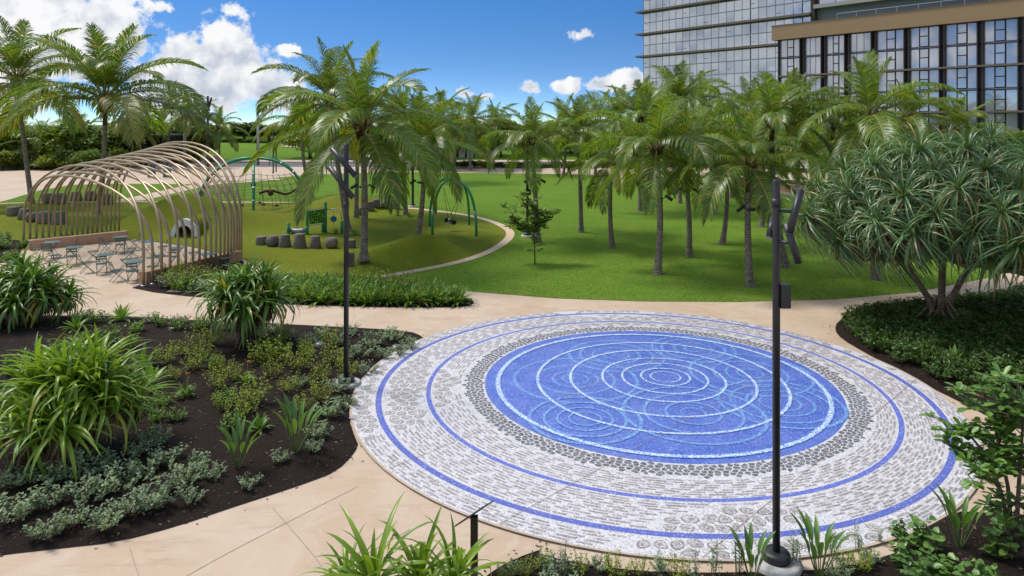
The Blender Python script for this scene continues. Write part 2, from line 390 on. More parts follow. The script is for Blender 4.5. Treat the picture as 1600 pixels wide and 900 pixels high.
LAWN = PX([(575,438),(650,446),(740,456),(870,466.5),(1000,471),(1150,472),(1300,468),(1430,457),(1540,435),(1640,405),(1700,378),(1420,330),(1340,322),(1290,314),
           (1150,292),(1000,280),(880,272),(600,269),(480,273),(330,288),(180,287),(111,289),(60,298),(14,312),(-60,330),(100,350),(300,380),(430,420)])
sheet('lawn', LAWN, .012, M['lawn'])
STRIP = smooth_poly(PX([(560,443),(590,436.5),(702,417),(758,401),(794,382),(806,367),(799,357),(772,345),(730,335),(680,329),(647,325.5),(560,319),(480,316),(380,316),(217,315),(60,316),(-60,320)]), 2, False)
def offset_line(line, d):
    out = []
    for i, p in enumerate(line):
        t = (line[min(i+1, len(line)-1)]-line[max(i-1, 0)]).normalized(); out.append(p+Vector((-t.y, t.x))*d)
    return out
inner = offset_line(STRIP, .48)
sheet('path_strip', STRIP+inner[::-1], .030, M['band'])
TURF = [Vector(p) for p in inner] + PX([(-200,330),(-200,402),(-40,397),(32,391.5),(164,378.5),(211,374),(300,386),(376,404),(440,432),(480,439),(545,442)])
MOUNDS = [(gp(662,403), 1.12, 2.7, 1.5, 0), (gp(548,327), 1.15, 3.6, 2.4, 0), (gp(405,350), .62, 7.0, 2.2, .06), (gp(284,356), 1.75, 3.4, 2.3, 0), (gp(40,345), .35, 5, 2, 0)]
def turf_h(x, y):
    h = 0
    for c, a, rx, ry, t in MOUNDS:
        u = (x-c.x)/rx; v = (y-c.y-t*(x-c.x))/ry; h += a*exp(-(u*u+v*v)*1.15)
    d = dist_to(TURF, x, y); s_ = min(1, d/1.3); return h*s_*s_*(3-2*s_)
sheet('playground_turf', TURF, .018, M['turf'], .55, turf_h)
# grass blades on the near lawn, thinning out with distance
gb = MB(); qg = random.Random(3); tries = 0
lx0, lx1 = -7.5, 20.0
while tries < 90000:
    tries += 1; y = 25.2+qg.random()**1.6*19; x = qg.uniform(-.42, .80)*y
    if not inside(LAWN, x, y) or inside(TURF, x, y): continue
    if 0 < dist_to(STRIP, x, y) < .06: continue
    a = qg.uniform(0, 6.28); h = qg.uniform(.014, .036); w = .009; b = len(gb.v); lx, ly = cos(a)*h*.7, sin(a)*h*.7
    gb.v += [(x-sin(a)*w, y+cos(a)*w, .010), (x+sin(a)*w, y-cos(a)*w, .010), (x+lx, y+ly, .012+h)]; gb.face((b, b+1, b+2))
tag(gb.build('grass_blades', M['blade']), 'short grass blades over the near lawn', 'grass', kind='stuff')
# diagonal footpath across the small lawn beyond the playground
def ribbon(name, pts, w, z, mat):
    l = smooth_poly(PX(pts), 2, False); sheet(name, l+offset_line(l, w)[::-1], z, mat)
ribbon('footpath', [(205,318),(250,308),(300,296),(330,289),(400,284),(470,279)], 2.2, .034, M['paving'])

# road and what lies beyond it
sheet('road', [(-260,103),(120,103),(120,113.5),(-260,113.5)], .006, M['asphalt'])
for nm, y0, y1, z in (('kerb', 102.6, 103.0, .12), ('kerb', 113.5, 113.9, .12)):
    k = MB(); k.box((-70, (y0+y1)/2, z/2), (380, y1-y0, z)); tag(k.build(nm, M['kerb']), kind='structure')
sheet('far_pavement', [(-260,113.9),(120,113.9),(120,119),(-260,119)], .10, M['paving'])
FARL = [(-230,119),(95,119),(120,190),(-260,190)]
def far_h(x, y): return max(0, (y-121))*.050+.6*sin(x*.05)*min(1, max(0, (y-121)/20))
sheet('far_lawn', FARL, .02, M['lawn'], 6, far_h)
l = [Vector((-35,119)), Vector((-24,128)), Vector((-22,138)), Vector((-34,150)), Vector((-60,158))]
l = smooth_poly(l, 3, False); w2 = offset_line(l, 3.2); o = sheet('far_footpath', l+w2[::-1], .10, M['paving'], 2, far_h)

# ------------------------------------------------------------------ planting beds
BED_L = PX([(-260,1050),(-120,885),(0,868),(90,858),(182,848),(280,822),(358,795),(420,775),(480,755),(526,737),(554,709),(561,690)]) \
      + PX([(570,650),(590,612),(622,578),(657,549),(667,536),(660,526),(640,518),(582,514),(504,510),(390,504),(300,501),(202,494),(95,494),(-40,490),(-300,480)])
BED_H = PX([(425,474),(452,476),(590,480.5),(707,481),(733,478.5),(742,473),(733,466),(650,456),(560,448),(470,441),(415,440),(376,432)])
BED_P = PX([(206,450),(240,457),(290,463),(345,467),(395,470),(424,473),(414,441),(384,420),(378,404),(330,416),(262,432)])
BED_R = PX([(1304,517),(1308,503),(1330,492),(1400,485),(1480,476),(1600,458),(1900,430),(2100,640),(1750,720),(1640,682),(1586,669),(1560,660),(1511,634),(1450,604),(1400,578),(1345,548),(1315,530)])
BED_B = PX([(728,960),(745,915),(770,893),(805,874),(850,858)]) + [Vector((.35,10.7)), Vector((1.6,10.3)), Vector((3.2,10.25)), Vector((4.8,10.35)), Vector((6.2,10.9))] \
      + PX([(1375,830),(1410,815),(1442,806),(1487,800),(1540,802),(1600,806),(1800,820),(2600,1300),(1500,1500),(800,1500)])
BED_W = PX([(-200,395),(-60,385),(0,372),(32,376),(36,388),(28,402),(10,410),(-60,420),(-260,430)])
MUL = {}
for nm, bed, amp in (('left', BED_L, .10), ('hedge', BED_H, .04), ('pavilion', BED_P, .03), ('right', BED_R, .14), ('front', BED_B, .06), ('corner', BED_W, .05)):
    if nm in ('left', 'right', 'front', 'hedge'): bed = smooth_poly(bed, 1)
    bed = [p if (p-Vector((3.2, 17.5))).length > 7.02 else Vector((3.2, 17.5))+(p-Vector((3.2, 17.5))).normalized()*7.02 for p in bed]
    def hf(x, y, bed=bed, amp=amp):
        d = dist_to(bed, x, y); s_ = min(1, d/1.2)
        return amp*s_*(2-s_)+.018*(sin(x*9.1+sin(y*6))*sin(y*8.3+sin(x*5)))*s_
    MUL[nm] = (bed, hf)
    sheet('planting_bed', bed, .016, M['mulch'], .22 if nm in ('left', 'front') else .5, hf)
def bed_z(nm, x, y): return .016+MUL[nm][1](x, y)
# bark chips and litter scattered on the mulch
ch = MB(); li = MB()
for nm, cnt in (('left', 5200), ('front', 1800), ('right', 700), ('pavilion', 150)):
    bed, hf = MUL[nm]; x0 = max(-15, min(p.x for p in bed)); x1 = min(14, max(p.x for p in bed)); y0 = max(7, min(p.y for p in bed)); y1 = max(p.y for p in bed)
    for i in range(cnt):
        x = rr(x0, x1); y = rr(y0, y1)
        if not inside(bed, x, y): continue
        z = .02+hf(x, y); s_ = rr(.012, .045); t = li if R.random() < .035 else ch
        q = Matrix.Rotation(rr(0, 6.3), 3, 'Z') @ Matrix.Rotation(rr(-.5, .5), 3, 'X')
        t.box((x, y, z), (s_*rr(1, 2), s_*.7, s_*.35), 0, q)
for i in range(420):                                     # bits that strayed onto the paving along the beds
    bed, hf = MUL[('left', 'front', 'right', 'hedge')[i % 4]]; k = R.randrange(len(bed)); a = bed[k].lerp(bed[(k+1) % len(bed)], R.random()); x = a.x+R.gauss(0, .16); y = a.y+R.gauss(0, .16)
    if inside(bed, x, y) or y < 8 or (x-3.2)**2+(y-17.5)**2 < 49: continue
    s_ = rr(.012, .035); (li if i % 3 == 0 else ch).box((x, y, .006), (s_*1.6, s_*.8, .006), 0, Matrix.Rotation(rr(0, 6.3), 3, 'Z'))
tag(ch.build('bark_chips', M['chip']), 'loose dark bark chips scattered over the planting beds', 'mulch', kind='stuff')
tag(li.build('leaf_litter', M['paper']), 'pale dry leaf bits scattered on the dark mulch', 'litter', kind='stuff')

# ------------------------------------------------------------------ the round mosaic plaza
PC, PR = Vector((3.2, 17.5)), 6.96
BC, BR = Vector((3.61, 17.75)), 4.28
def speckle_mat(name, c1, c2, f1, f2, sc=60, lo=.42, hi=.6):
    m, n, b = mat_base(name, .55, .35); p = pos(n)
    v_ = n.new('ShaderNodeTexVoronoi'); n.put(v_.inputs['Vector'], p); v_.inputs['Scale'].default_value = sc
    s_ = n.new('ShaderNodeSeparateColor'); n.put(s_.inputs[0], v_.outputs['Color'])
    big = n.ramp(n.noise(p, .9, 4), .3, .7)
    c = n.mix(n.ramp(s_.outputs[0], lo, hi), n.mix(big, c1, tuple(x*.9 for x in c1)), c2)
    c = n.mix(n.m('GREATER_THAN', s_.outputs[1], 1-f1), c, f2)
    r = n.new('ShaderNodeObjectInfo').outputs['Random']; g = n.new('ShaderNodeNewGeometry').outputs['Random Per Island']
    k = n.m('FRACT', n.m('ADD', r, g)); c = n.mix(1, c, n.mix(k, (.86,)*3, (1.12,)*3), 'MULTIPLY')
    n.put(b.inputs['Base Color'], c); bump(n, b, s_.outputs[2], .15, .004); return m
M['grout'] = speckle_mat('white_mosaic', (.58, .565, .585), (.69, .68, .70), .14, (.42, .375, .36), 42)
M['brick'] = speckle_mat('taupe_mosaic_brick', (.25, .225, .235), (.33, .30, .31), .25, (.55, .52, .50), 60)
M['pebble'] = speckle_mat('dark_mosaic_pebble', (.10, .10, .115), (.17, .17, .19), .10, (.40, .40, .42), 60)
M['bandblue'] = speckle_mat('blue_band_mosaic', (.09, .125, .44), (.13, .165, .48), .05, (.42, .45, .70), 60)
def bigstone_mat():
    m = speckle_mat('grey_mosaic_stone', (.22, .20, .195), (.32, .295, .285), .22, (.56, .54, .53), 48)
    return m
M['bigstone'] = bigstone_mat()
M['stonein'] = speckle_mat('pale_mosaic_stone', (.36, .335, .33), (.46, .43, .42), .22, (.62, .60, .59), 48)
def pool_mat():
    m, n, b = mat_base('blue_glass_mosaic', .38, .5); p = pos(n)
    r = n.v('SUBTRACT', p, (3.8, 17.9, 0)); s_ = n.new('ShaderNodeSeparateXYZ'); n.put(s_.inputs[0], r)
    rad = n.m('SQRT', n.m('ADD', n.m('MULTIPLY', s_.outputs[0], s_.outputs[0]), n.m('MULTIPLY', s_.outputs[1], s_.outputs[1])))
    ang = n.m('ARCTAN2', s_.outputs[1], s_.outputs[0])
    c_ = n.new('ShaderNodeCombineXYZ'); n.put(c_.inputs[0], n.m('MULTIPLY', rad, 30)); n.put(c_.inputs[1], n.m('MULTIPLY', ang, 13))
    st = n.noise(c_.outputs[0], 1.0, 3, .7)
    c = n.mix(n.ramp(n.noise(p, 1.4, 4, .7), .3, .7), (.060, .125, .48), (.115, .18, .53))
    c = n.mix(n.ramp(st, .60, .70, 0, .65), c, (.30, .40, .80)); c = n.mix(n.ramp(st, .30, .40, .35, 0), c, (.03, .07, .50))
    v_ = n.new('ShaderNodeTexVoronoi'); n.put(v_.inputs['Vector'], p); v_.inputs['Scale'].default_value = 55
    q = n.new('ShaderNodeSeparateColor'); n.put(q.inputs[0], v_.outputs['Color'])
    c = n.mix(n.m('GREATER_THAN', q.outputs[0], .93), c, (.34, .42, .80)); c = n.mix(1, c, n.mix(q.outputs[1], (.8,)*3, (1.15,)*3), 'MULTIPLY')
    n.put(b.inputs['Base Color'], c); return m, c
M['pool'], _ = pool_mat()
def ring_mat(name, col, cover):
    m, n, b = mat_base(name, .4, .5); p = pos(n)
    u = n.new('ShaderNodeUVMap').outputs[0]; s_ = n.new('ShaderNodeSeparateXYZ'); n.put(s_.inputs[0], u)
    edge = n.m('ABSOLUTE', n.m('SUBTRACT', s_.outputs[0], .5))
    v_ = n.new('ShaderNodeTexVoronoi'); n.put(v_.inputs['Vector'], p); v_.inputs['Scale'].default_value = 52
    q = n.new('ShaderNodeSeparateColor'); n.put(q.inputs[0], v_.outputs['Color'])
    lim = n.ramp(edge, .18, .5, cover, .10); f = n.m('LESS_THAN', q.outputs[0], lim)
    base = n.mix(n.ramp(n.noise(p, 1.4, 4, .7), .3, .7), (.060, .125, .48), (.115, .18, .53))
    n.put(b.inputs['Base Color'], n.mix(f, base, n.mix(q.outputs[1], col, tuple(min(.9, x*1.15) for x in col)))); return m
M['ringwhite'] = ring_mat('white_ripple', (.52, .66, .82), .72)
M['ringteal'] = ring_mat('teal_ripple', (.21, .40, .62), .55)
def annulus(name, c, r, w, z, mat, parent, n=96):
    m = MB()
    for i in range(n):
        a = 2*pi*i/n
        m.v += [(c[0]+(r-w/2)*cos(a), c[1]+(r-w/2)*sin(a), z), (c[0]+(r+w/2)*cos(a), c[1]+(r+w/2)*sin(a), z)]
    for i in range(n): j = (i+1) % n; m.face((2*i, 2*i+1, 2*j+1, 2*j))
    o = m.build(name, mat, parent); uv = o.data.uv_layers.new(name='UVMap')
    for lp in o.data.loops: uv.data[lp.index].uv = (lp.vertex_index & 1, 0)
    return o
def disc(name, c, r, z0, z1, mat, parent=None, n=128):
    m = MB(); m.v = [(c[0]+r*cos(2*pi*i/n), c[1]+r*sin(2*pi*i/n), z) for z in (z1, z0) for i in range(n)]
    m.face(tuple(range(n))); 
    for i in range(n): j = (i+1) % n; m.face((i, n+i, n+j, j))
    return m.build(name, mat, parent)
plaza = tag(disc('mosaic_plaza', PC, PR, 0, .034, M['grout']), kind='structure')
rim = annulus('rim_band', PC, PR+.02, .05, .036, mat_plain('rim_concrete', (.50, .40, .31), (.42, .33, .25), 4, .8), plaza)
annulus('blue_band', (3.42, 17.63), 5.45, .105, .0365, M['bandblue'], plaza, 160)
annulus('blue_band', (3.28, 17.58), 6.46, .135, .0365, M['bandblue'], plaza, 160)
pool = disc('blue_mosaic_disc', BC, BR, .034, .038, M['pool'], plaza, 160)
z = .0392
for (px, py, Y, hs) in ((899,594,17.9,(.32,.57,.98,1.53)),(963,557,19.7,(.34,.65,1.0,1.3)),(1083,547,20.3,(.25,.53,.88,1.15)),(1172,586,18.3,(.32,.6,.92,1.5)),
                        (1219,632,16.4,(.45,.74,1.10,1.38)),(1083,648,15.8,(.27,.6,1.07,1.54)),(914,657,15.5,(.35,.6,.89,1.21))):
    c = gp(px, py)
    for k, r in enumerate(hs):
        z += .00025; annulus('ripple_ring', c, r, .075+.012*k, z, M['ringteal'], pool)
for (x, y, r, w) in ((3.88,18.05,.37,.055),(3.88,18.06,.61,.075),(3.85,18.0,1.06,.08),(3.80,17.96,1.52,.085),(3.74,17.88,2.27,.10),(3.68,17.8,3.04,.105),(3.60,17.70,3.95,.15)):
    z += .0003; annulus('ripple_ring', (x, y), r, w, z, M['ringwhite'], pool, 128)
# saw-cut joints
M['joint'] = mat_plain('saw_joint', (.36, .275, .205), (.31, .235, .175), 5, .9)
def seam(a, b_, w, z, parent, name='saw_joint'):
    m = MB(); a = Vector(a[:2]); b_ = Vector(b_[:2]); t = (b_-a).normalized(); s_ = Vector((-t.y, t.x))*w/2
    m.poly([(*(a-s_), z), (*(b_-s_), z), (*(b_+s_), z), (*(a+s_), z)]); return m.build(name, M['joint'], parent)
M['jointblue'] = M['joint']
for sgn in (1, -1):
    t = Vector((1, sgn)).normalized(); nrm = Vector((-t.y, t.x))
    for k in range(-3, 3):
        c = Vector((-.32, 11.34)) if sgn > 0 else Vector((2.2, 17.0)); q = c+nrm*2.76*k; f = PC-q; mid = q+t*f.dot(t); d = (mid-PC).length
        if d < PR-.2:
            h = sqrt((PR-.02)**2-d*d); seam(mid-t*h, mid+t*h, .010 if sgn > 0 else .006, .0455+.0003*sgn, plaza)
def pseam(pts, w=.010):
    l = smooth_poly(PX(pts), 2, False); r_ = offset_line(l, w); m = MB()
    for i in range(len(l)-1): m.poly([(*l[i], .0045), (*r_[i], .0045), (*r_[i+1], .0045), (*l[i+1], .0045)])
    tag(m.build('paving_joint', M['joint']), kind='structure')
for pts in ([(200,846),(206,870),(216,900),(240,960)],[(412,778),(450,822),(500,880),(525,925)],[(600,740),(480,800),(340,872),(240,930)],[(690,800),(560,872),(480,920)],
            [(1050,486),(985,472)],[(1180,486),(1185,472)],[(1290,508),(1330,468)],[(760,505),(735,484)],[(560,480),(545,512)],[(330,466),(300,500)],
            [(700,447),(690,454)],[(1500,475),(1440,457)],[(120,440),(60,480)],[(1530,760),(1590,735)]):
    pseam(pts)

STONE_AREAS = [((-4.4,17.3),3.15),((4.0,9.0),3.05),((12.0,19.4),3.05),((3.4,26.6),3.1)]
def in_stone(x, y, g=0): return any((x-c[0])**2+(y-c[1])**2 < (r-g)**2 for c, r in STONE_AREAS)
def bandfree(x, y, e):
    d1 = sqrt((x-3.42)**2+(y-17.63)**2); d2 = sqrt((x-3.28)**2+(y-17.58)**2)
    return abs(d1-5.45) > .065+e and abs(d2-6.46) > .08+e
def piece(outline, z0, h, m):
    """a thin inlaid piece with a chamfered rim"""
    n = len(outline); cx = sum(p[0] for p in outline)/n; cy = sum(p[1] for p in outline)/n; b = len(m.v)
    m.v += [(p[0], p[1], z0) for p in outline]+[(cx+(p[0]-cx)*.94, cy+(p[1]-cy)*.94, z0+h) for p in outline]
    for i in range(n): j = (i+1) % n; m.face((b+i, b+j, b+n+j, b+n+i))
    m.face(tuple(range(b+n, b+2*n)))
# bricks laid in rings; shared ragged shapes
BM = []
for k in range(10):
    m = MB(); L = .5; o_ = []
    for t in (-.5, -.3, -.1, .1, .3, .5): o_.append((t*1.0+rr(-.02,.02), -.5+rr(-.16,.14)))
    for t in (.5, .3, .1, -.1, -.3, -.5): o_.append((t*1.0+rr(-.02,.02), .5+rr(-.14,.16)))
    piece(o_, 0, 1, m); BM.append((m, m.mesh('brick', M['brick'])))
bl = []; r = 4.90; row = 0
while r < PR-.06:
    a = rr(0, 1); ln = rr(.30, .36); n = int(2*pi*r/(ln+.10))
    cx = BC.x+(PC.x-BC.x)*(r-4.78)/2.18; cy = BC.y+(PC.y-BC.y)*(r-4.78)/2.18
    for i in range(n):
        th = a+2*pi*(i+rr(-.12,.12))/n; x = cx+r*cos(th); y = cy+r*sin(th)
        if in_stone(x, y) or not bandfree(x, y, .025): continue
        bl.append((x, y, th+pi/2, ln*rr(.7,1.08), rr(.036,.046)))
    r += .071; row += 1
bl.sort(key=lambda b: (b[1]))
rest = MB()
for i, (x, y, th, ln, w) in enumerate(bl):
    k = R.randrange(10)
    if i < 300: link('brick', BM[k][1], plaza, (x, y, .0345), (0, 0, th), (ln, w, .003))
    else: rest.add(BM[k][0], Matrix.Translation((x, y, .0345)) @ Matrix.Rotation(th, 4, 'Z') @ Matrix.Diagonal((ln, w, .003, 1)))
tag(rest.build('brick_field', M['brick'], plaza), kind='stuff')
def cells(pts, keep, shrink, reach):
    """rounded cells round scattered points"""
    out = []; G = {}
    for i, p in enumerate(pts): G.setdefault((int(p[0]//reach), int(p[1]//reach)), []).append(i)
    for i, p in enumerate(pts):
        if not keep(*p): continue
        poly = [(p[0]+dx_*reach, p[1]+dy_*reach) for dx_, dy_ in ((-1,-1),(1,-1),(1,1),(-1,1))]
        gx, gy = int(p[0]//reach), int(p[1]//reach)
        for a in (-1, 0, 1):
            for b_ in (-1, 0, 1):
                for j in G.get((gx+a, gy+b_), ()):
                    if j == i: continue
                    q = pts[j]; mx, my = (p[0]+q[0])/2, (p[1]+q[1])/2; nx, ny = q[0]-p[0], q[1]-p[1]; new = []
                    for k in range(len(poly)):
                        u, v_ = poly[k], poly[(k+1) % len(poly)]; su = (u[0]-mx)*nx+(u[1]-my)*ny; sv_ = (v_[0]-mx)*nx+(v_[1]-my)*ny
                        if su <= 0: new.append(u)
                        if su*sv_ < 0: t = su/(su-sv_); new.append((u[0]+(v_[0]-u[0])*t, u[1]+(v_[1]-u[1])*t))
                    poly = new
                    if len(poly) < 3: break
        if len(poly) < 3: continue
        c = (sum(q[0] for q in poly)/len(poly), sum(q[1] for q in poly)/len(poly))
        sm_ = smooth_poly(poly, 1); out.append([(c[0]+(q.x-c[0])*shrink, c[1]+(q.y-c[1])*shrink) for q in sm_])
    return out
pts = []; r = 4.18; row = 0
while r < 4.92:
    n = int(2*pi*r/.145)
    for i in range(n): th = 2*pi*(i+.5*(row % 2)+rr(-.3,.3))/n; q = r+rr(-.04,.04); pts.append((BC.x+q*cos(th), BC.y+q*sin(th)))
    r += .10; row += 1
cl = cells(pts, lambda x, y: 4.33 < sqrt((x-BC.x)**2+(y-BC.y)**2) < 4.77, .82, .34); cl.sort(key=lambda c: c[0][1])
rest = MB()
for i, c in enumerate(cl):
    if i < 300: m = MB(); piece(c, .0346, .004, m); m.build('pebble', M['pebble'], plaza)
    else: piece(c, .0346, .004, rest)
tag(rest.build('pebble_field', M['pebble'], plaza), kind='stuff')
pts = []; y = 9.5; row = 0
while y < 25.5:
    x = -4.5+.13*(row % 2)
    while x < 11: pts.append((x+rr(-.09,.09), y+rr(-.08,.08))); x += .27
    y += .235; row += 1
cl = cells(pts, lambda x, y: in_stone(x, y, .08) and (x-PC.x)**2+(y-PC.y)**2 < (PR-.10)**2, .84, .62)
cl = [c for c in cl if all(bandfree(q[0], q[1], -.01) for q in c)]; cl.sort(key=lambda c: c[0][1])
rest = MB(); rin = MB()
for i, c in enumerate(cl):
    n = len(c); cx = sum(p[0] for p in c)/n; cy = sum(p[1] for p in c)/n
    a1 = [(cx+(p[0]-cx)*.72+rr(-.008,.008), cy+(p[1]-cy)*.72+rr(-.008,.008)) for p in c]; a2 = [(cx+(p[0]-cx)*.36, cy+(p[1]-cy)*.36) for p in c]
    t = MB() if i < 300 else rest
    piece(c, .0346, .003, t); b = len(t.v)
    t.v += [(q[0], q[1], .0382) for q in a1]; t.face(tuple(range(b, b+n)), 1)
    b = len(t.v); t.v += [(q[0], q[1], .0388) for q in a2]; t.face(tuple(range(b, b+n)), 0)
    if i < 300: t.build('stone', [M['bigstone'], M['stonein']], plaza)
if rest.v: tag(rest.build('stone_field', [M['bigstone'], M['stonein']], plaza), kind='stuff')
print('bricks', len(bl), 'stones', len(cl))

# ================================================================== buildings behind
DV = Vector((-.637, .771, 0)); NV = Vector((-.771, -.637, 0))       # along the glass fronts (to the far left), and out of them
def glass_mat(name, tint, refl, dark):
    m, n, b = mat_base(name, .04, .5); o = n.new('ShaderNodeObjectInfo').outputs['Random']
    n.put(b.inputs['Base Color'], n.mix(o, dark, tuple(x*1.9 for x in dark)))
    g = n.new('ShaderNodeBsdfGlossy'); g.inputs['Roughness'].default_value = .03; n.put(g.inputs[0], n.mix(o, tint, tuple(x*.88 for x in tint)))
    mx = n.new('ShaderNodeMixShader'); fr = n.new('ShaderNodeFresnel'); fr.inputs[0].default_value = 1.5
    n.put(mx.inputs[0], n.m('ADD', n.m('MULTIPLY', fr.outputs[0], .5), refl, clamp=True))
    n.l.new(b.outputs[0], mx.inputs[1]); n.l.new(g.outputs[0], mx.inputs[2]); n.l.new(mx.outputs[0], m.node_tree.nodes['Material Output'].inputs[0]); return m
M['glass'] = glass_mat('curtain_wall_glass', (.78, .83, .90), .44, (.20, .22, .25))
M['podglass'] = glass_mat('pale_reflection_glass', (.80, .82, .88), .28, (.30, .31, .34))  # pale cloud reflection painted into the base colour; no blinds stand behind these panes
M['darkglass'] = glass_mat('recessed_glass', (.55, .60, .68), .36, (.06, .07, .085))
M['blind'] = mat_plain('white_blind', (.42, .43, .44), (.36, .37, .39), 1, .6)
M['mullion'] = mat_plain('dark_bronze_frame', (.045, .034, .030), (.06, .046, .04), 2, .5)
M['greymull'] = mat_plain('grey_frame', (.17, .18, .20), (.14, .15, .165), 2, .5)
M['gold'] = mat_plain('gold_fascia', (.36, .245, .13), (.32, .215, .115), .5, .5, .4, metal=.15)
M['ledge'] = mat_plain('bronze_ledge', (.19, .155, .12), (.16, .13, .10), .6, .6)
M['slab'] = mat_plain('pale_slab', (.42, .40, .37), (.36, .34, .32), .5, .7)
ROTB = Matrix((DV, -NV, Vector((0, 0, 1)))).transposed()             # local x along the front, local y into the building
def unit_box(name, mat):
    m = MB(); m.box((0, 0, 0), (1, 1, 1)); return m.mesh(name, mat)
def bpart(par, name, mat, x0, x1, y0, y1, z0, z1, me=None):
    me = me or unit_box(name, mat); o = link(name, me, par, ((x0+x1)/2, -(y0+y1)/2, (z0+z1)/2)); o.scale = (x1-x0, y1-y0, z1-z0); return o
yaw = atan2(DV.y, DV.x)
def front(px, Z0): X = (px-800)/F*Z0; return Vector((X, Z0, 0))
# podium block with the gold fascia: local x runs from its left end (0) to the right (negative direction of DV), so use -DV
def building(name, origin, label):
    b = thing(name, origin, label, 'building'); b.rotation_euler = (0, 0, yaw+pi); return b     # local x = to the right, local y = towards the viewer side
PO = front(1217, 128)
pod = building('apartment_podium', PO, 'lower glass apartment wing with a gold fascia and dark window frames at right')
# local: x right along the front, +y = outwards?  (rotation by yaw+pi: x -> -DV, y -> NV direction check below)
FH = 3.32; top = ht(63, 128)                         # underside of the fascia
LP = 64
bpart(pod, 'wall', M['mullion'], 0, LP, -14, -.9, -.1, top)
fas = bpart(pod, 'fascia', M['gold'], -.9, LP+.4, -14, .9, top, top+2.5)
bpart(pod, 'parapet_cap', M['ledge'], -1.0, LP+.5, -14, 1.0, top+2.5, top+2.62)
gl = unit_box('window_pane', M['podglass']); gt = unit_box('window_pane', M['glass']); dg = unit_box('window_pane', M['darkglass']); fr_ = unit_box('mullion', M['mullion']); gm = unit_box('mullion', M['greymull']); bd = unit_box('blind', M['blind'])
xs = 0.0; bay = 0; nf = 6
while xs < LP-1:
    w = (4.0, 3.1, 3.3, 3.6)[bay % 4] if bay < 4 else 4.3
    rec = .72
    for f in range(nf):
        z0 = top-(f+1)*FH+.28; z1 = top-f*FH
        cuts = (0, .36, .70, 1.0) if bay % 2 == 0 else (0, .32, .66, 1.0)
        for k in range(3):
            a = xs+.12+(w-.2)*cuts[k]; b_ = xs+.12+(w-.2)*cuts[k+1]-.10
            if k == 1 and (bay % 2 == 0 or bay > 3):
                zm = z0+(z1-z0)*.52
                bpart(pod, 'window_pane', None, a+.1, b_-.1, -.45, -.25+rr(0,.02), z0+.08, zm-.08, gl); bpart(pod, 'window_pane', None, a+.1, b_-.1, -.45, -.25, zm+.08, z1-.16, gl)
                bpart(pod, 'window_frame', None, a, b_, -.6, -.34, z0, z1, fr_)
            else:
                o = bpart(pod, 'window_pane', None, a, b_, -.5, -.3, z0, z1-.1, gl)
                o.rotation_euler = (rr(-.004,.004), 0, rr(-.006,.006))
        bpart(pod, 'spandrel', None, xs, xs+w, -.6, -.18, z0-.28, z0-.06, (gm if f % 2 == 0 else fr_))
        bpart(pod, 'window_pane', None, xs+w+.1, xs+w+rec-.1, -1.2, -.8, z0, z1-.1, dg)
    bpart(pod, 'mullion', None, xs-.07, xs+.07, -.9, .25, -.1, top-.004, fr_); bpart(pod, 'mullion', None, xs+w-.02, xs+w+.12, -.9, .25, -.1, top-.004, fr_)
    xs += w+rec; bay += 1
for f in (1, 3): bpart(pod, 'ledge', M['ledge'], 0, LP, -.6, .55, top-(f+1)*FH-.02, top-(f+1)*FH+.26)

TO = front(1005, 212)
tow = building('glass_tower', TO, 'tall pale glass tower with thin bronze ledges at the upper right')
TL = 52.0; TB = -.1; g0 = ht(54, 212)                # upper ledge height
bpart(tow, 'core', M['greymull'], .3, 150, -24, -.5, TB, 62)
n = 0; cw = TL/22
fl0 = g0-6*3.3
sp_ = unit_box('spandrel', mat_plain('pale_spandrel', (.36, .38, .42), (.31, .33, .37), 1, .5))
for f in range(-3, 14):
    z0 = fl0+f*3.3
    if z0 < 8 or z0 > 48: continue
    for c in range(22):
        x0 = c*cw; o = bpart(tow, 'window_pane', None, x0+.03, x0+cw-.03, -.4, -.15, z0+.16, z0+3.27, gt)
        o.rotation_euler = (rr(-.005,.005), 0, rr(-.007,.007))
        if (c*7+f*3) % 9 == 0: bpart(tow, 'window_frame', None, x0+.05, x0+cw*.55, -.15, -.08, z0+1.25, z0+1.37, gm)
        if c in (15, 21) : bpart(tow, 'window_frame', None, x0+.02, x0+.16, -.3, -.02, z0+.22, z0+3.1, fr_)
    bpart(tow, 'spandrel', None, 0, TL, -.35, -.06, z0-.06, z0+.16, sp_)
for c in range(23): bpart(tow, 'mullion', None, c*cw-.03, c*cw+.03, -.4, -.08, TB, 60, gm)
for z_ in (g0+13.2, g0+6.6, g0, g0-6.6): bpart(tow, 'ledge', M['ledge'], -1.6, TL+.4, -2.2, 1.7, z_-.28, z_+.25)
# right-hand part of the tower: terrace level, columns and floors above it, seen over the podium
bpart(tow, 'corner_fin', M['mullion'], TL+.3, TL+1.3, -1, .9, 20, 60)
zt = ht(22, 178)+.2
bpart(tow, 'terrace_slab', M['slab'], TL+1.3, 150, -10, 1.5, zt-.1, zt+.8)
for k in range(12): bpart(tow, 'column', M['slab'], TL+4+k*8.2, TL+5.3+k*8.2, -3, -1.7, 20, zt)
for k in range(24):
    bpart(tow, 'window_pane', None, TL+2+k*4.0, TL+5.85+k*4.0, -4.6, -4.4, zt-4.2, zt-.15, dg if k % 3 else gl)
    for f in range(5):
        o = bpart(tow, 'window_pane', None, TL+2+k*4.0, TL+5.8+k*4.0, -.4, -.2, zt+1.0+f*3.3, zt+4.1+f*3.3, gl); o.rotation_euler = (rr(-.004,.004), 0, rr(-.006,.006))
for f in range(5): bpart(tow, 'spandrel', None, TL+1.3, 150, -.3, .1, zt+4.1+f*3.3, zt+4.3+f*3.3, gm)
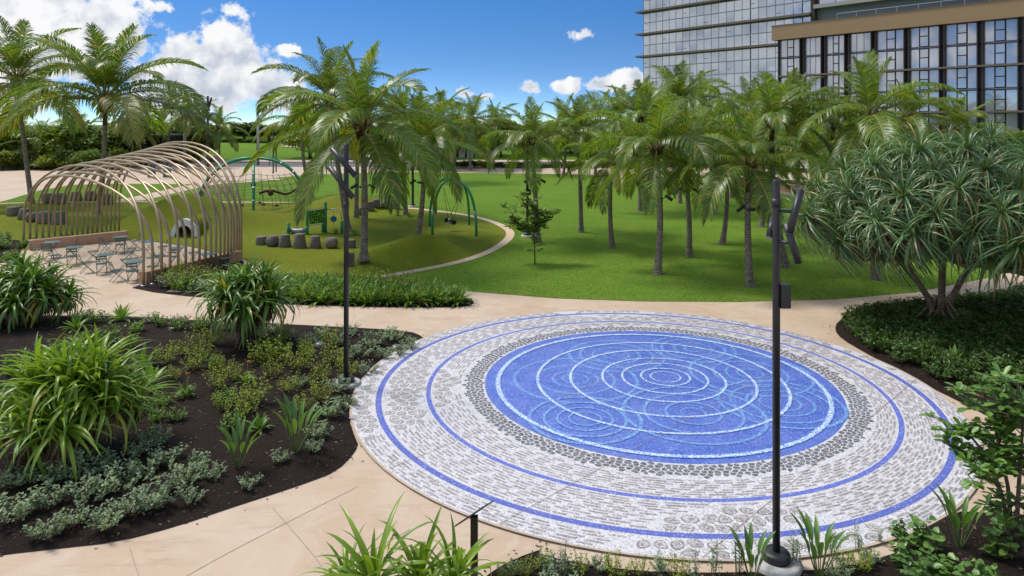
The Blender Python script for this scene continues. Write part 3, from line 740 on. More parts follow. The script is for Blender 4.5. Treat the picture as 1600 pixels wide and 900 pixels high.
# terrace railing on the podium roof
for k in range(16): bpart(pod, 'railing_post', M['steel'], 10+k*3.2, 10.06+k*3.2, -1.2, -1.14, top+2.62, top+3.7)
bpart(pod, 'handrail', M['steel'], 10, 60, -1.22, -1.12, top+3.7, top+3.78)
# dark building at the far left
db = thing('dark_pavilion', (-66, 108, 0), 'low black building half hidden by shrubs at far left', 'building')
for nm, c, s_ in (('wall', (0,4,2.1), (26,8,4.2)), ('roof', (0,3.8,4.35), (28,10,.3)), ('column', (-6,-.6,2.0), (1.8,.6,4.2)), ('column', (4,-.6,2.0), (1.8,.6,4.2)), ('door', (-1,-.1,1.5), (4,.3,3))):
    m = MB(); m.box(c, s_); m.build(nm, M['polemetal'] if nm != 'door' else M['navy'], db)

# ================================================================== coconut palms
def frond_mesh(e0, droop, seed, mat):
    q = random.Random(seed); m = MB(); L = 4.2; n = 26; p = Vector((0, 0, 0)); pts = [p.copy()]; tw = q.uniform(-.25, .25)
    for i in range(n):
        s_ = (i+.5)/n; e = radians(e0-droop*s_**1.35); a = tw*s_*s_
        p = p+Vector((cos(e)*cos(a), cos(e)*sin(a), sin(e)))*L/n; pts.append(p.copy())
    m.tube(pts[::2], [.050-.042*(i/13)**.7 for i in range(14)], 5, 1, cap=False)
    K = 80; roll = q.uniform(-.35, .35)
    for side in (-1, 1):
        for k in range(K):
            s_ = .13+.87*(k+q.uniform(-.3,.3))/K; s_ = min(.999, max(.1, s_)); i = int(s_*n); f = s_*n-i
            b = pts[i].lerp(pts[min(i+1, n)], f); T = (pts[min(i+1, n)]-pts[i]).normalized() if i < n else (pts[n]-pts[n-1]).normalized()
            S = T.cross(Vector((0,0,1))).normalized()*side; U = S.cross(T)*side
            U = U if U.z > 0 else -U
            an = radians(66-36*s_+q.uniform(-10,10)); l_ = (.50+.62*sin(pi*min(1, .12+.80*s_))**.8)*(1-.45*max(0, s_-.75)/.25)*q.uniform(.88,1.08)
            v0 = (T*cos(an)+S*sin(an)+U*(.28+roll*side*.6)).normalized(); dn = Vector((0,0,-1)); g = .25+.48*(1 if e0 < 45 else .35)+q.uniform(-.1,.2)
            v1 = (v0+dn*g*.75).normalized(); v2 = (v0*.6+dn*g*1.5).normalized()
            p1 = b+v0*l_*.36; p2 = p1+v1*l_*.34; p3 = p2+v2*l_*.30
            wv = (T-v0*T.dot(v0)); wv = wv.normalized()*.023; bb = len(m.v)
            m.v += [tuple(b-wv*.6), tuple(b+wv*.6), tuple(p1-wv), tuple(p1+wv), tuple(p2-wv*.8), tuple(p2+wv*.8), tuple(p3)]
            m.face((bb, bb+1, bb+3, bb+2), 0, True); m.face((bb+2, bb+3, bb+5, bb+4), 0, True); m.face((bb+4, bb+5, bb+6), 0, True)
    return m.mesh('frond', [mat, M['rachis']])
CLS = [(82, 22), (66, 52), (48, 78), (28, 82), (6, 72), (-22, 52)]
FM = [[frond_mesh(e+random.Random(i*9+k).uniform(-5, 5), d_*random.Random(i*5+k).uniform(.85, 1.2), i*10+k, M['palmleaf']) for k in range(3)] for i, (e, d_) in enumerate(CLS)]
FY = [frond_mesh(8, 70, 91, M['palmyoung']), frond_mesh(-20, 52, 92, M['palmyoung'])]
BOOT = MB()
for k in range(9):
    a = k*2.4; r = .13; BOOT.tube([(r*cos(a)*.8, r*sin(a)*.8, -.45+.04*k), (r*cos(a)*1.6, r*sin(a)*1.6, -.12+.04*k), (r*cos(a)*2.6, r*sin(a)*2.6, .16+.03*k)], [.07, .055, .03], 5)
BOOTM = BOOT.mesh('leaf_bases', M['palmtop'])
def palm(bx, by, hx, hy, sc, seed, label, nfr=22, yellow=0.0, group=None, zb=0.0, wind=0.0, low=True):
    q = random.Random(seed); b = gp(bx, by, zb); Z = b.y; h = ht(hy, Z)-zb; dxh = (hx-bx)*Z/F
    t = thing('coconut_palm', b, label, 'palm tree', group)
    top_ = Vector((dxh, q.uniform(-.3, .3), h)); bow = Vector((q.uniform(-.18,.18)+dxh*.15, q.uniform(-.2,.2), 0))
    nr = max(12, int(h/.085)); path = []; rad = []
    r0 = .155*sc**.4
    for i in range(nr+1):
        s_ = i/nr; path.append(Vector((0,0,-.12)).lerp(top_, s_)+bow*sin(pi*s_))
        rad.append((r0*(1-.32*s_)+.13*exp(-s_*h/.28))*(1.045 if i % 2 else .965))
    m = MB(); cut = int(nr*.80)
    m.tube(path[:cut+1], rad[:cut+1], 10, 0); m.build('trunk', M['palmtrunk'], t)
    m = MB(); m.tube(path[cut:], [r_*1.04*(1.08 if i % 2 else .93) for i, r_ in enumerate(rad[cut:])], 10, 0); m.build('trunk_top', M['palmtop'], t)
    link('leaf_bases', BOOTM, t, top_, (0, 0, q.uniform(0, 6)), sc)
    a0 = q.uniform(0, 6.28)
    for k in range(nfr):
        u = k/(nfr-1); ci = min(5, int(u**.85*6)) if low else min(4, int(u**.85*5)); a = a0+k*2.39996+q.uniform(-.15,.15)
        me = FM[ci][q.randrange(3)]
        if ci >= 4 and q.random() < yellow: me = FY[ci-4]
        s_ = sc*q.uniform(.86, 1.08)*(.66, .80, .92, 1.0, 1.0, .95)[ci]
        off = Vector((cos(a)*.07*sc, sin(a)*.07*sc, .22*sc*(1-u)))
        o = link('frond', me, t, top_+off, (q.uniform(-.10,.10), q.uniform(-.06,.06), a), s_)
        if wind: o.rotation_euler.y += wind*cos(a)
    return t, top_
def spot_on(par_xy, z, rr_, label):
    """black accent lights strapped round a palm trunk"""
    t = thing('tree_spotlight', (par_xy[0], par_xy[1], z), label, 'light', 'accent lights strapped to palm trunks')
    m = MB(); m.lathe([(rr_+.03, -.05), (rr_+.03, .05)], 12); m.build('strap', M['polemetal'], t)
    for s_ in (-1, 1):
        m = MB(); m.tube([(s_*(rr_+.02), -.05, 0), (s_*(rr_+.20), -.10, .10)], .018, 6)
        m.tube([(s_*(rr_+.10), -.10, .14), (s_*(rr_+.40), -.14, -.06)], [.055, .075], 8); m.build('lamp_head', M['polemetal'], t)
PALMS = [ # base px, crown px, scale, label
 (50,318,27,126,1.75,11,'tall leaning coconut palm at the far left edge left of the arch pavilion',.15),
 (153,337,164,158,1.85,12,'large spreading coconut palm standing right behind the arch pavilion',.25),
 (568,404,567,203,1.24,13,'big coconut palm in front of the playground, right behind the left lamp post',.05),
 (545,361,517,158,1.22,14,'coconut palm whose crown shows left behind the big playground palm',.10),
 (487,309,471,192,1.05,15,'leaning coconut palm with yellowing fronds beside the rope climber',.75),
 (556,343,560,196,.85,16,'coconut palm hidden behind the big playground palm, beside the rear stools',.2),
 (634,336,628,196,.98,18,'slim coconut palm rising from a leafy base beside the black lamp post',.3),
 (651,378,661,228,.98,19,'coconut palm with strapped lights and leafy base left of the green swing',.1),
 (841,379,831,222,.80,20,'coconut palm alone on the lawn behind the small sapling',.1),
 (908,363,903,212,.84,21,'leftmost coconut palm of the grove on the right lawn',.15),
 (957,388,957,262,.76,22,'second coconut palm from the left in the lawn grove',.15),
 (1027,429,1028,237,.98,23,'coconut palm with long drooping left fronds in the front of the grove',.15),
 (1077,402,1068,238,.82,24,'coconut palm right behind the front palm with drooping fronds',.15),
 (1128,382,1134,262,.76,25,'coconut palm with flared base and slanting trunk amid the grove',.15),
 (1172,448,1172,262,.84,26,'nearest coconut palm of the grove, left of the right lamp post',.15),
 (1190,355,1194,238,.80,27,'straight pale coconut palm in the back of the grove left of the right lamp post',.2),
 (1118,335,1112,212,.85,28,'farther coconut palm seen between grove trunks before the terracotta wall',.2),
 (1229,418,1206,196,.86,29,'coconut palm whose base peeks out beside the right lamp post',.15),
 (1270,372,1268,246,.82,30,'coconut palm standing left of the screw pine, trunk partly hidden by its leaves',.2),
 (1370,437,1352,186,.98,31,'coconut palm rising behind the screw pine in front of the apartment wing',.2),
 (1144,309,1142,205,1.0,32,'small far coconut palm beside the terracotta wall',.25),
 (1062,318,1062,164,1.18,33,'tall far coconut palm in front of the left edge of the glass tower',.2),
 (1000,330,1000,186,1.10,34,'far coconut palm left of the glass tower edge',.2),
 (1245,330,1245,172,1.10,35,'tall far coconut palm before the apartment wing, right of the lamp post',.2),
]
for (bx, by, hx, hy, sc, sd_, lab, yl) in PALMS:
    b2 = gp(bx, by); zb = turf_h(b2.x, b2.y) if inside(TURF, b2.x, b2.y) else 0
    t, tp = palm(bx, by, hx, hy, sc, sd_, lab, 22 if sc > 1 else 19, yl, zb=zb, low=(sd_ % 3 != 0))
    if (bx, by) in ((651,378),(841,379),(1027,429),(1077,402),(1172,448),(568,404)):
        py = {651:285, 841:283, 1027:310, 1077:298, 1172:327, 568:292}[bx]; zz = ht(py, b2.y); f = zz/tp.z
        spot_on((b2.x+tp.x*f+.02, b2.y), zz, .17, 'black accent lights strapped on the trunk of the '+{651:'palm left of the green swing',841:'palm behind the sapling',1027:'front grove palm with drooping fronds',1077:'palm behind the front grove palm',1172:'nearest grove palm',568:'big playground palm'}[bx])
FARP = [(42,263,42,222,1.0),(120,258,122,208,1.2),(70,262,66,215,1.0),(250,258,270,168,1.4),(290,262,292,180,1.2),(342,252,342,200,1.3),(312,250,306,186,1.3),(205,262,205,190,1.2),
        (690,262,690,182,1.5),(735,266,738,190,1.5),(770,262,772,200,1.4),(705,285,712,206,1.2),(880,274,882,200,1.4),(930,272,935,192,1.5),(965,276,968,186,1.5),(1020,284,1024,180,1.4),
        (1090,290,1094,172,1.3),(1175,300,1172,178,1.25),(1300,318,1302,196,1.1),(1420,322,1420,186,1.15),(1495,322,1498,205,1.0),(610,262,608,196,1.5),(655,264,652,188,1.5),(-20,262,-20,190,1.4),(225,262,222,205,1.0)]
for i, (bx, by, hx, hy, sc) in enumerate(FARP):
    lab = 'small background coconut palm among the shrubs beyond the arch pavilion' if bx < 400 else ('background coconut palm in the dense row beyond the lawn' if bx < 1060 else 'background coconut palm in front of the glass buildings')
    palm(bx, by, hx, hy, sc, 200+i, lab, 17, .45 if bx < 400 else .25, 'background palms '+('left' if bx < 400 else 'middle' if bx < 1060 else 'right'))

# ================================================================== broad-leaved background trees and shrubs
def crown_mb(seed, rx, ry, rz, ncl, nlf, ls, flat=.0):
    q = random.Random(seed); m = MB(); lobes = [(q.uniform(-.6,.6)*rx, q.uniform(-.6,.6)*ry, q.uniform(-.45,.6)*rz, q.uniform(.4,.62)) for _ in range(9)]
    for c in range(ncl):
        lx, ly, lz, lr = lobes[c % 9]; a = q.uniform(0, 6.28); e = math.asin(q.uniform(-.7, 1)); rad = lr*q.uniform(.75, 1.05)
        cx = lx+rad*rx*cos(e)*cos(a); cy = ly+rad*ry*cos(e)*sin(a); cz = lz+rad*rz*sin(e)
        for k in range(nlf):
            p = Vector((cx+q.gauss(0, .09)*rx, cy+q.gauss(0, .09)*ry, cz+q.gauss(0, .09)*rz)); d = Vector((q.uniform(-1,1), q.uniform(-1,1), q.uniform(-.5,.9)))
            m.leaf(p, d, ls*q.uniform(.7, 1.35), ls*.55, Vector((q.uniform(-.6,.6), q.uniform(-.6,.6), 1)))
    return m
TC = [(crown_mb(300+i, 1, 1, .8, 230, 13, .17), mt) for i, mt in enumerate(('far1', 'far1', 'far2', 'far1'))]
TCM = [c.mesh('crown', M[mt]) for c, mt in TC]
def tree_trunk(seed, h, r, spread):
    q = random.Random(seed); m = MB(); m.tube([(0,0,-.2), (q.uniform(-.1,.1), 0, h*.45), (0, 0, h*.75)], [r*1.3, r, r*.7], 8)
    for k in range(6):
        a = k*1.05+q.uniform(-.3,.3); z0 = h*q.uniform(.35,.7)
        m.tube([(0,0,z0), (cos(a)*spread*.45, sin(a)*spread*.45, z0+h*.25), (cos(a)*spread*.9, sin(a)*spread*.9, z0+h*.42)], [r*.55, r*.35, r*.12], 6)
    return m.mesh('trunk', M['bark'])
TTM = [tree_trunk(i, 1, .05, .5) for i in range(3)]
def bg_tree(px, Y, yt, w, k, label, group, z0=0.0, name='broadleaf_tree'):
    """crown top at row yt, width w metres"""
    x = (px-800)/F*Y; h = ht(yt, Y)-z0
    t = thing(name, (x, Y, z0), label, 'tree' if 'tree' in name else 'shrub', group); hc = min(h*.46, w*.5) if 'tree' in name else h*.55
    link('crown', TCM[k % 4], t, (0, 0, h-hc*.95), (0, 0, R.uniform(0, 6.28)), (w*.52, w*.52, hc*1.15))
    link('trunk', TTM[k % 3], t, (0, 0, 0), (0, 0, R.uniform(0, 6.28)), (w*.5, w*.5, h*.9))
L1 = 'dense green tree in the belt behind the far left pavement'; L2 = 'green tree in the belt beyond the road and far lawn'; L3 = 'dark green tree in the belt between lawn and glass buildings'
for i, px in enumerate(range(-60, 330, 26)): bg_tree(px+rr(-8,8), rr(99,106) if px < 190 else rr(117,124), rr(184,208), rr(6.5,9), i, L1, 'trees behind the left pavement')
bg_tree(205, 116, 188, 11, 1, 'broad rounded dark tree behind the top of the arch pavilion', None); 
for i, px in enumerate(range(330, 960, 26)): bg_tree(px+rr(-8,8), rr(165,188), rr(186,200), rr(10,14), i+1, L2, 'trees beyond the far lawn', z0=far_h(0, 170)*.8)
for i, px in enumerate(range(480, 1010, 38)):  bg_tree(px+rr(-8,8), rr(121,132), rr(196,216), rr(7,10), i+2, L2, 'trees beyond the far lawn', z0=.3)
for i, px in enumerate(range(1000, 1760, 42)): bg_tree(px+rr(-8,8), rr(86,98) if px > 1100 else rr(100,118), rr(205,226), rr(6,8.5), i, L3, 'trees between lawn and buildings')
for i, px in enumerate(range(-40, 300, 22)): bg_tree(px, rr(95.5,97) if px < 190 else rr(115,117), rr(232,246), rr(3.5,4.6), i+(i % 2), 'low clipped shrub along the far left pavement', 'shrubs along the left pavement', name='shrub')
for i, px in enumerate(range(690, 1000, 17)): bg_tree(px, rr(100.2,101.2), rr(250,256), rr(2.2,3), i*3+2, 'low bright shrub along the far edge of the lawn', 'shrubs at the far lawn edge', name='shrub')
for i, px in enumerate(range(1010, 1420, 20)):
    Y = 7247/(272+(px-1000)*.115-HZ)+6; bg_tree(px, Y, 268+(px-1000)*.06, rr(2.6,3.4), i, 'dark shrub behind the low terracotta wall', 'shrubs behind the terracotta wall', name='shrub')
for i, px in enumerate(range(330, 640, 18)): bg_tree(px, 160, rr(214,220), rr(4,5), i+1, 'hedge shrub at the top of the far lawn', 'hedge on the far lawn', z0=far_h((px-800)/F*160, 160), name='shrub')

# ================================================================== screw pines and strap-leaved clumps
def rosette_mb(seed, n, L, W_, emin, emax, droop, mats=True, kink=0.0, segs=6):
    q = random.Random(seed); m = MB()
    for k in range(n):
        u = (k+.5)/n; a = k*2.39996+q.uniform(-.25,.25); e = radians(emax+(emin-emax)*u**.9+q.uniform(-8,8)); l_ = L*q.uniform(.72,1.1)*(.65+.35*min(1, u*3)); w = W_*q.uniform(.8,1.15)
        p = Vector((cos(a)*.04, sin(a)*.04, .10*(1-u))); pts = [p.copy()]; up = []; dr = radians(droop)*q.uniform(.6,1.35)*(.35+.65*u); az_ = a+q.uniform(-.2,.2)
        kk = q.random() < kink; ks = q.uniform(.45,.75)
        for i in range(segs):
            s_ = (i+.5)/segs; ee = e-dr*s_**1.6*2.0-(radians(75) if kk and s_ > ks else 0); ee = max(ee, radians(-88))
            d = Vector((cos(ee)*cos(az_), cos(ee)*sin(az_), sin(ee))); p = p+d*l_/segs; pts.append(p.copy()); up.append(Vector((-sin(ee)*cos(az_), -sin(ee)*sin(az_), cos(ee))))
        up.append(up[-1]); ws = [w*x for x in (.75, 1, 1, .92, .74, .48, .06)][:segs+1]; ws[-1] = w*.06
        m.strap(pts, ws, up, .22)
    return m
RD = [rosette_mb(400+i, 62, 1.45, .048, -52, 86, 105).mesh('leaf_rosette', M['pandark']) for i in range(5)]
RM = [rosette_mb(410+i, 52, 1.35, .105, -25, 86, 62, kink=.18).mesh('leaf_rosette', M['panmid']) for i in range(3)]
RB = [rosette_mb(420+i, 56, 1.45, .098, -5, 87, 50, kink=.15).mesh('leaf_rosette', M['panbright']) for i in range(3)]
RS = [rosette_mb(430+i, 26, 1.35, .105, 15, 88, 50, kink=.3).mesh('leaf_rosette', M['panbright']) for i in range(3)]
def dead_skirt(seed, n, L):
    q = random.Random(seed); m = MB()
    for k in range(n):
        a = q.uniform(0, 6.28); e = q.uniform(-80, -55); l_ = L*q.uniform(.6,1); p = Vector((cos(a)*.06, sin(a)*.06, 0)); pts = [p.copy()]
        for i in range(3): ee = radians(e-i*4); p = p+Vector((cos(ee)*cos(a), cos(ee)*sin(a), sin(ee)))*l_/3; pts.append(p.copy())
        m.strap(pts, [.05, .06, .05, .02], [Vector((cos(a), sin(a), .3))]*4, .25)
    return m.mesh('dead_leaves', M['deadleaf'])
DSK = dead_skirt(5, 34, .85); DSK2 = dead_skirt(6, 22, .6)
def aim(d, spin):
    """euler that tips local z towards d"""
    return (Matrix.Rotation(spin, 4, 'Z') if False else (Vector(d).to_track_quat('Z', 'X').to_matrix().to_4x4() @ Matrix.Rotation(spin, 4, 'Z'))).to_euler()
# the big multi-stemmed screw pine on the right
b = gp(1470, 520); bt = thing('screw_pine', b, 'large many-headed screw pine tree with stilt roots in the right bed', 'tree')
CC = Vector((1.15, -.4, 3.55)); heads = []
tips = [(-.75,.1,1.7),(-.22,-.4,1.9),(.25,.3,1.95),(.55,-.2,1.75)]
st = []
for k, (x, y, z) in enumerate(tips):
    m = MB(); pth = [Vector((x*.25, y*.25, .55)), Vector((x*.5, y*.5, 1.1)), Vector((x, y, z)), Vector((x*1.5, y*1.5, z+.55))]
    m.tube(pth, [.105, .095, .085, .08], 9); m.build('trunk', M['panbark'], bt); st.append(pth[-1])
for k in range(34):
    a = k*2.399+rr(-.2,.2); r = rr(.35,1.05); h = rr(.5,1.15); m = MB()
    m.tube([(cos(a)*.12, sin(a)*.12, h), (cos(a)*r*.55, sin(a)*r*.55, h*.52), (cos(a)*r, sin(a)*r, -.08)], [.04, .036, .042], 6); m.build('stilt_root', M['panbark'], bt)
q = random.Random(77); n_heads = 118; i = 0
for i in range(n_heads):
    u = (i+.5)/n_heads; el_ = math.asin(-.72+1.70*u); a = i*2.39996
    rxy = 5.15*cos(el_)*(1.0+.10*sin(3*a)); rz = 2.55 if el_ > 0 else 1.6
    d = Vector((cos(a)*cos(el_), sin(a)*cos(el_), sin(el_))); s_ = q.uniform(.80, 1.0)
    p = CC+Vector((rxy*cos(a)*.98*s_, rxy*sin(a)*.80*s_, rz*sin(el_)*s_+.25*sin(2*a)))
    heads.append((p, d))
for i in range(22): a = i*2.4; heads.append((CC+Vector((cos(a)*q.uniform(.8,2.6), sin(a)*q.uniform(.8,2.2), q.uniform(-.6,1.2))), Vector((cos(a)*.4, sin(a)*.4, 1))))
for i, (p, d) in enumerate(heads):
    s0 = min(st, key=lambda w: (w-p).length); mid = s0.lerp(p, .55)+Vector((0, 0, -.25))
    m = MB(); m.tube([s0, mid, p], [.065, .055, .045], 6); br = m.build('branch', M['panbark'], bt)
    dd = Vector((d.x*.75, d.y*.75, max(d.z, -.1)+.75)).normalized()
    link('leaf_rosette', RD[i % 5], bt, p, aim(dd, q.uniform(0, 6.28)), q.uniform(.82, 1.10))
    if d.z < .1 and i % 3 == 0: link('dead_leaves', DSK2, bt, p, (0, 0, q.uniform(0, 6)), q.uniform(.8, 1.1))
# strap-leaved screw pine shrubs
def strap_shrub(px, py, heads_, meshes, label, roots=14, rr_=.5, stem='panbark', name='screw_pine_shrub', skirt=True, bed='left', z0=None):
    b = gp(px, py); z0 = bed_z(bed, b.x, b.y) if z0 is None else z0; t = thing(name, (b.x, b.y, z0), label, 'shrub'); q = random.Random(px)
    for k, (x, y, z, s_) in enumerate(heads_):
        m = MB(); m.tube([(x*.15, y*.15, -.05), (x*.55, y*.55, z*.55), (x, y, z)], [.085, .075, .06], 7); m.build('stem', M[stem], t)
        dd = Vector((x*.45, y*.45, 1)).normalized(); link('leaf_rosette', meshes[k % len(meshes)], t, (x, y, z), aim(dd, q.uniform(0, 6.28)), s_)
        if skirt: link('dead_leaves', DSK, t, (x, y, z-.02), (0, 0, q.uniform(0, 6)), s_*q.uniform(.8, 1.05))
    for k in range(roots):
        a = k*2.4; h = q.uniform(.25,.55); r = q.uniform(.2, rr_); m = MB(); m.tube([(cos(a)*.06, sin(a)*.06, h), (cos(a)*r*.6, sin(a)*r*.6, h*.5), (cos(a)*r, sin(a)*r, -.06)], [.03, .028, .034], 5); m.build('stilt_root', M['panbark'], t)
    return t
strap_shrub(385, 545, [(0,0,1.60,1.0),(-.60,.15,1.25,1.0),(.62,-.05,1.30,1.0),(.1,-.5,1.1,.95),(-.15,.5,1.5,1.0),(.35,.4,1.65,.9),(-.4,-.3,1.45,.9)], RM, 'dark green screw pine shrub on stilt roots beside the left lamp post', 22, .55)
strap_shrub(38, 508, [(-.3,.3,1.35,1.1),(.4,-.2,1.2,1.0),(-1.4,.1,1.2,1.1),(0,0,1.05,1.05),(-.9,.2,.9,1),(.75,-.1,.85,1.0),(.2,-.7,.7,.9),(-.5,-.6,.75,1.0),(.3,.6,1.0,1.0),(1.15,.3,.7,.8)], RM, 'broad green strap-leaved clump at the left edge before the pavilion', 16, .6)
strap_shrub(108, 728, [(-.2,.2,1.35,.95),(.35,.1,1.25,.9),(-.75,.3,1.2,.95),(.1,.6,1.4,.9),(0,0,1.1,.92),(-.60,.1,.85,.85),(.55,.15,.92,.85),(.15,-.45,.72,.8),(-.45,-.4,.70,.82),(.35,.55,1.05,.8),(-.9,.5,.85,.8),(-.25,.75,1.0,.82),(.75,.75,.75,.7)], RB, 'large bright green strap-leaved clump in the near left bed', 18, .6)
strap_shrub(615, 985, [(-.25,0,.52,.85),(.30,.12,.45,.80),(.72,.2,.42,.72),(-.62,.25,.35,.6)], RS, 'strap-leaved clump poking up at the bottom edge left of the sign', 0, .4, skirt=False, bed='front', z0=.02, name='strap_leaf_clump')

# ================================================================== small plants
def twiggy(seed, h, spread, nst, nlf, ls, mat, lw=.6, stemw=.008, round_=False, upright=.5):
    q = random.Random(seed); m = MB()
    for k in range(nst):
        a = k*2.4+q.uniform(-.4,.4); r = spread*q.uniform(.25,1); hh = h*q.uniform(.55,1.05)*(1-.35*(r/spread)); p0 = Vector((cos(a)*.03, sin(a)*.03, -.03)); p2 = Vector((cos(a)*r, sin(a)*r, hh)); p1 = p0.lerp(p2, .5)+Vector((cos(a)*r*.12, sin(a)*r*.12, -hh*.06))
        m.tube([p0, p1, p2], [stemw, stemw*.8, stemw*.4], 4, 1, cap=False)
        for j in range(nlf):
            s_ = .30+.70*(j+q.random())/nlf; b = (p0.lerp(p1, s_*2) if s_ < .5 else p1.lerp(p2, s_*2-1)); aa = q.uniform(0, 6.28)
            b = b+Vector((q.gauss(0,.022), q.gauss(0,.022), q.gauss(0,.02)))*(h/.4); d = Vector((cos(aa), sin(aa), upright+q.uniform(-.4,.5)))
            if round_: m.rleaf(b, d, ls*q.uniform(.7,1.2), ls*lw, Vector((q.uniform(-.5,.5), q.uniform(-.5,.5), 1)))
            else: m.leaf(b, d, ls*q.uniform(.7,1.25), ls*lw, Vector((q.uniform(-.6,.6), q.uniform(-.6,.6), 1)))
    return m
def spray(seed, n, L, W_, emin, emax, droop, segs=5, fold=.15):
    q = random.Random(seed); m = MB()
    for k in range(n):
        u = (k+.5)/n; a = k*2.4+q.uniform(-.3,.3); e = radians(emax+(emin-emax)*u+q.uniform(-6,6)); l_ = L*q.uniform(.7,1.1); p = Vector((cos(a)*.02, sin(a)*.02, 0)); pts = [p.copy()]; up = []
        for i in range(segs):
            ee = e-radians(droop)*((i+.5)/segs)**1.7*(.4+.8*u); d = Vector((cos(ee)*cos(a), cos(ee)*sin(a), sin(ee))); p = p+d*l_/segs; pts.append(p.copy()); up.append(Vector((-sin(ee)*cos(a), -sin(ee)*sin(a), cos(ee))))
        up.append(up[-1]); m.strap(pts, [W_*x for x in (.25, .7, 1, .95, .6, .05)], up, fold)
    return m
def paddle(seed, n, h):
    """upright bird-of-paradise plant: stalks with spear leaves"""
    q = random.Random(seed); m = MB()
    for k in range(n):
        a = k*2.4; e = radians(q.uniform(62,85)); hs = h*q.uniform(.35,.6); t = Vector((cos(e)*cos(a), cos(e)*sin(a), sin(e))); p = Vector((cos(a)*.04, sin(a)*.04, -.02)); b = p+t*hs
        m.tube([p, b], [.012, .008], 4, 1, cap=False); pts = [b]; up = []; L = h*q.uniform(.45,.6)
        for i in range(5):
            ee = e-.12*i; d = Vector((cos(ee)*cos(a), cos(ee)*sin(a), sin(ee))); pts.append(pts[-1]+d*L/5); up.append(Vector((-sin(ee)*cos(a), -sin(ee)*sin(a), cos(ee))))
        up.append(up[-1]); m.strap(pts, [.02, .075, .10, .09, .06, .005], up, .3)
    return m
def protos(mbs, name, mats): return [m.mesh(name, mats) for m in mbs]
SIL = protos([twiggy(500+i, .42, .42, 15, 26, .062, 'silver', .72) for i in range(4)], 'foliage', [M['silver'], M['stem']])
LIM = protos([twiggy(510+i, .65, .42, 13, 24, .055, 'lime', .7) for i in range(3)], 'foliage', [M['lime'], M['stem']])
MID = protos([twiggy(520+i, .42, .32, 12, 24, .075, 'mid', .55) for i in range(3)], 'foliage', [M['mid'], M['stem']])
TI = protos([spray(530+i, 20, .48, .085, 10, 85, 45) for i in range(3)], 'foliage', [M['mid']])
FERN = protos([spray(540+i, 26, .48, .055, 8, 82, 55) for i in range(3)], 'foliage', [M['mid']])
PAD = protos([paddle(550+i, 13, 1.0) for i in range(2)], 'foliage', [M['heart'], M['gstem']])
HRT = protos([twiggy(560+i, .75, .30, 6, 13, .15, 'heart', .9, round_=True, upright=.0) for i in range(3)], 'foliage', [M['heart'], M['stem']])
SPIRE = protos([twiggy(570+i, .75, .10, 4, 42, .050, 'silver', .6) for i in range(3)], 'foliage', [M['silver'], M['stem']])
GC = [twiggy(580+i, .42, .34, 9, 15, .105, 'dark', .42) for i in range(3)]
CNT = 0
def plant(name, me, px, py, sc, label, group, bed='left', cat='plant', zs=1.0, xy=None):
    b = gp(px, py) if xy is None else Vector((xy[0], xy[1], 0)); z_ = bed_z(bed, b.x, b.y) if bed else .02
    o = link(name, me, None, (b.x, b.y, z_), (rr(-.06,.06), rr(-.06,.06), rr(0, 6.28)), (sc, sc, sc*zs)); return tag(o, label, cat, group)
# silvery shrubs: along the near edge of the left bed, and near the lamp post
for (x, y, s_) in [(30,820,1.05),(75,845,.9),(110,760,1.15),(20,770,1.0),(80,800,1.0),(140,790,1.1),(165,832,.8),(185,775,1.05),(225,755,1.1),(245,800,1.05),(205,812,.9),(285,770,1.05),(305,745,.9),(260,735,1.0),(240,705,1.0),(330,755,.7),(215,720,.8),(50,715,.8),(15,690,.9),(5,640,.9),(300,790,.7),(120,825,.7),(388,768,.55),(60,760,.8),(160,745,.8)]:
    plant('silver_shrub', SIL[R.randrange(4)], x, y, s_*rr(.9,1.1), 'low silvery green shrub massed along the near edge of the left bed', 'silvery shrubs by the left path')
for (x, y, s_) in [(360,520,.9),(320,515,.9),(280,512,.9),(240,508,.9),(130,505,.9),(430,525,.9),(400,535,.9),(545,635,.7),(470,610,.7),(580,545,1.1),(612,535,1.0),(640,545,.85),(600,560,.8),(560,562,1.0),(572,585,.85),(528,615,.8),(520,655,1.0),(500,690,.9),(440,730,.6),(530,545,.9),(480,545,.9),(545,528,.9),(450,535,.9),(625,555,.7),(505,530,.9),(490,712,.6)]:
    plant('silver_shrub', SIL[R.randrange(4)], x, y, s_*rr(.9,1.1), 'low silvery green shrub in the rear left bed or by its lamp post', 'silvery shrubs by the left lamp post')
for (x, y, s_) in [(395,640,1.0),(340,615,.9),(300,560,.9),(260,575,.8),(330,545,.9),(405,575,.9),(380,655,.8),(430,575,1.1),(470,585,.9),(500,600,.95),(455,620,.75),(500,635,.8),(520,575,.85),(415,560,.8),(470,650,.6),(320,570,.85),(345,590,.75),(300,585,.7),(515,545,.8),(480,565,.8),(440,545,.9),(365,600,.7),(540,590,.7),(425,595,.7),(350,650,.6),(270,600,.5)]:
    plant('lime_shrub', LIM[R.randrange(3)], x, y, s_*rr(1.05,1.35), 'airy yellow green shrub amid dark mulch in the left bed', 'yellow green shrubs in the left bed')
for (x, y, s_) in [(150,510,1.1),(215,525,1.1),(250,515,1.0),(280,520,1.1),(170,540,1.2),(135,545,1.1),(95,560,1.2),(60,575,1.2),(20,590,1.2),(310,520,1.0),(200,550,1.1),(350,640,1.1),(362,680,1.0),(275,665,.8),(230,650,.9),(335,580,.8),(290,630,.8),(255,640,.8),(180,665,.8),(245,665,.7)]:
    plant('green_shrub', MID[R.randrange(3)], x, y, s_*rr(.9,1.1), 'small leafy green shrub in the left bed', 'small green shrubs in the left bed')
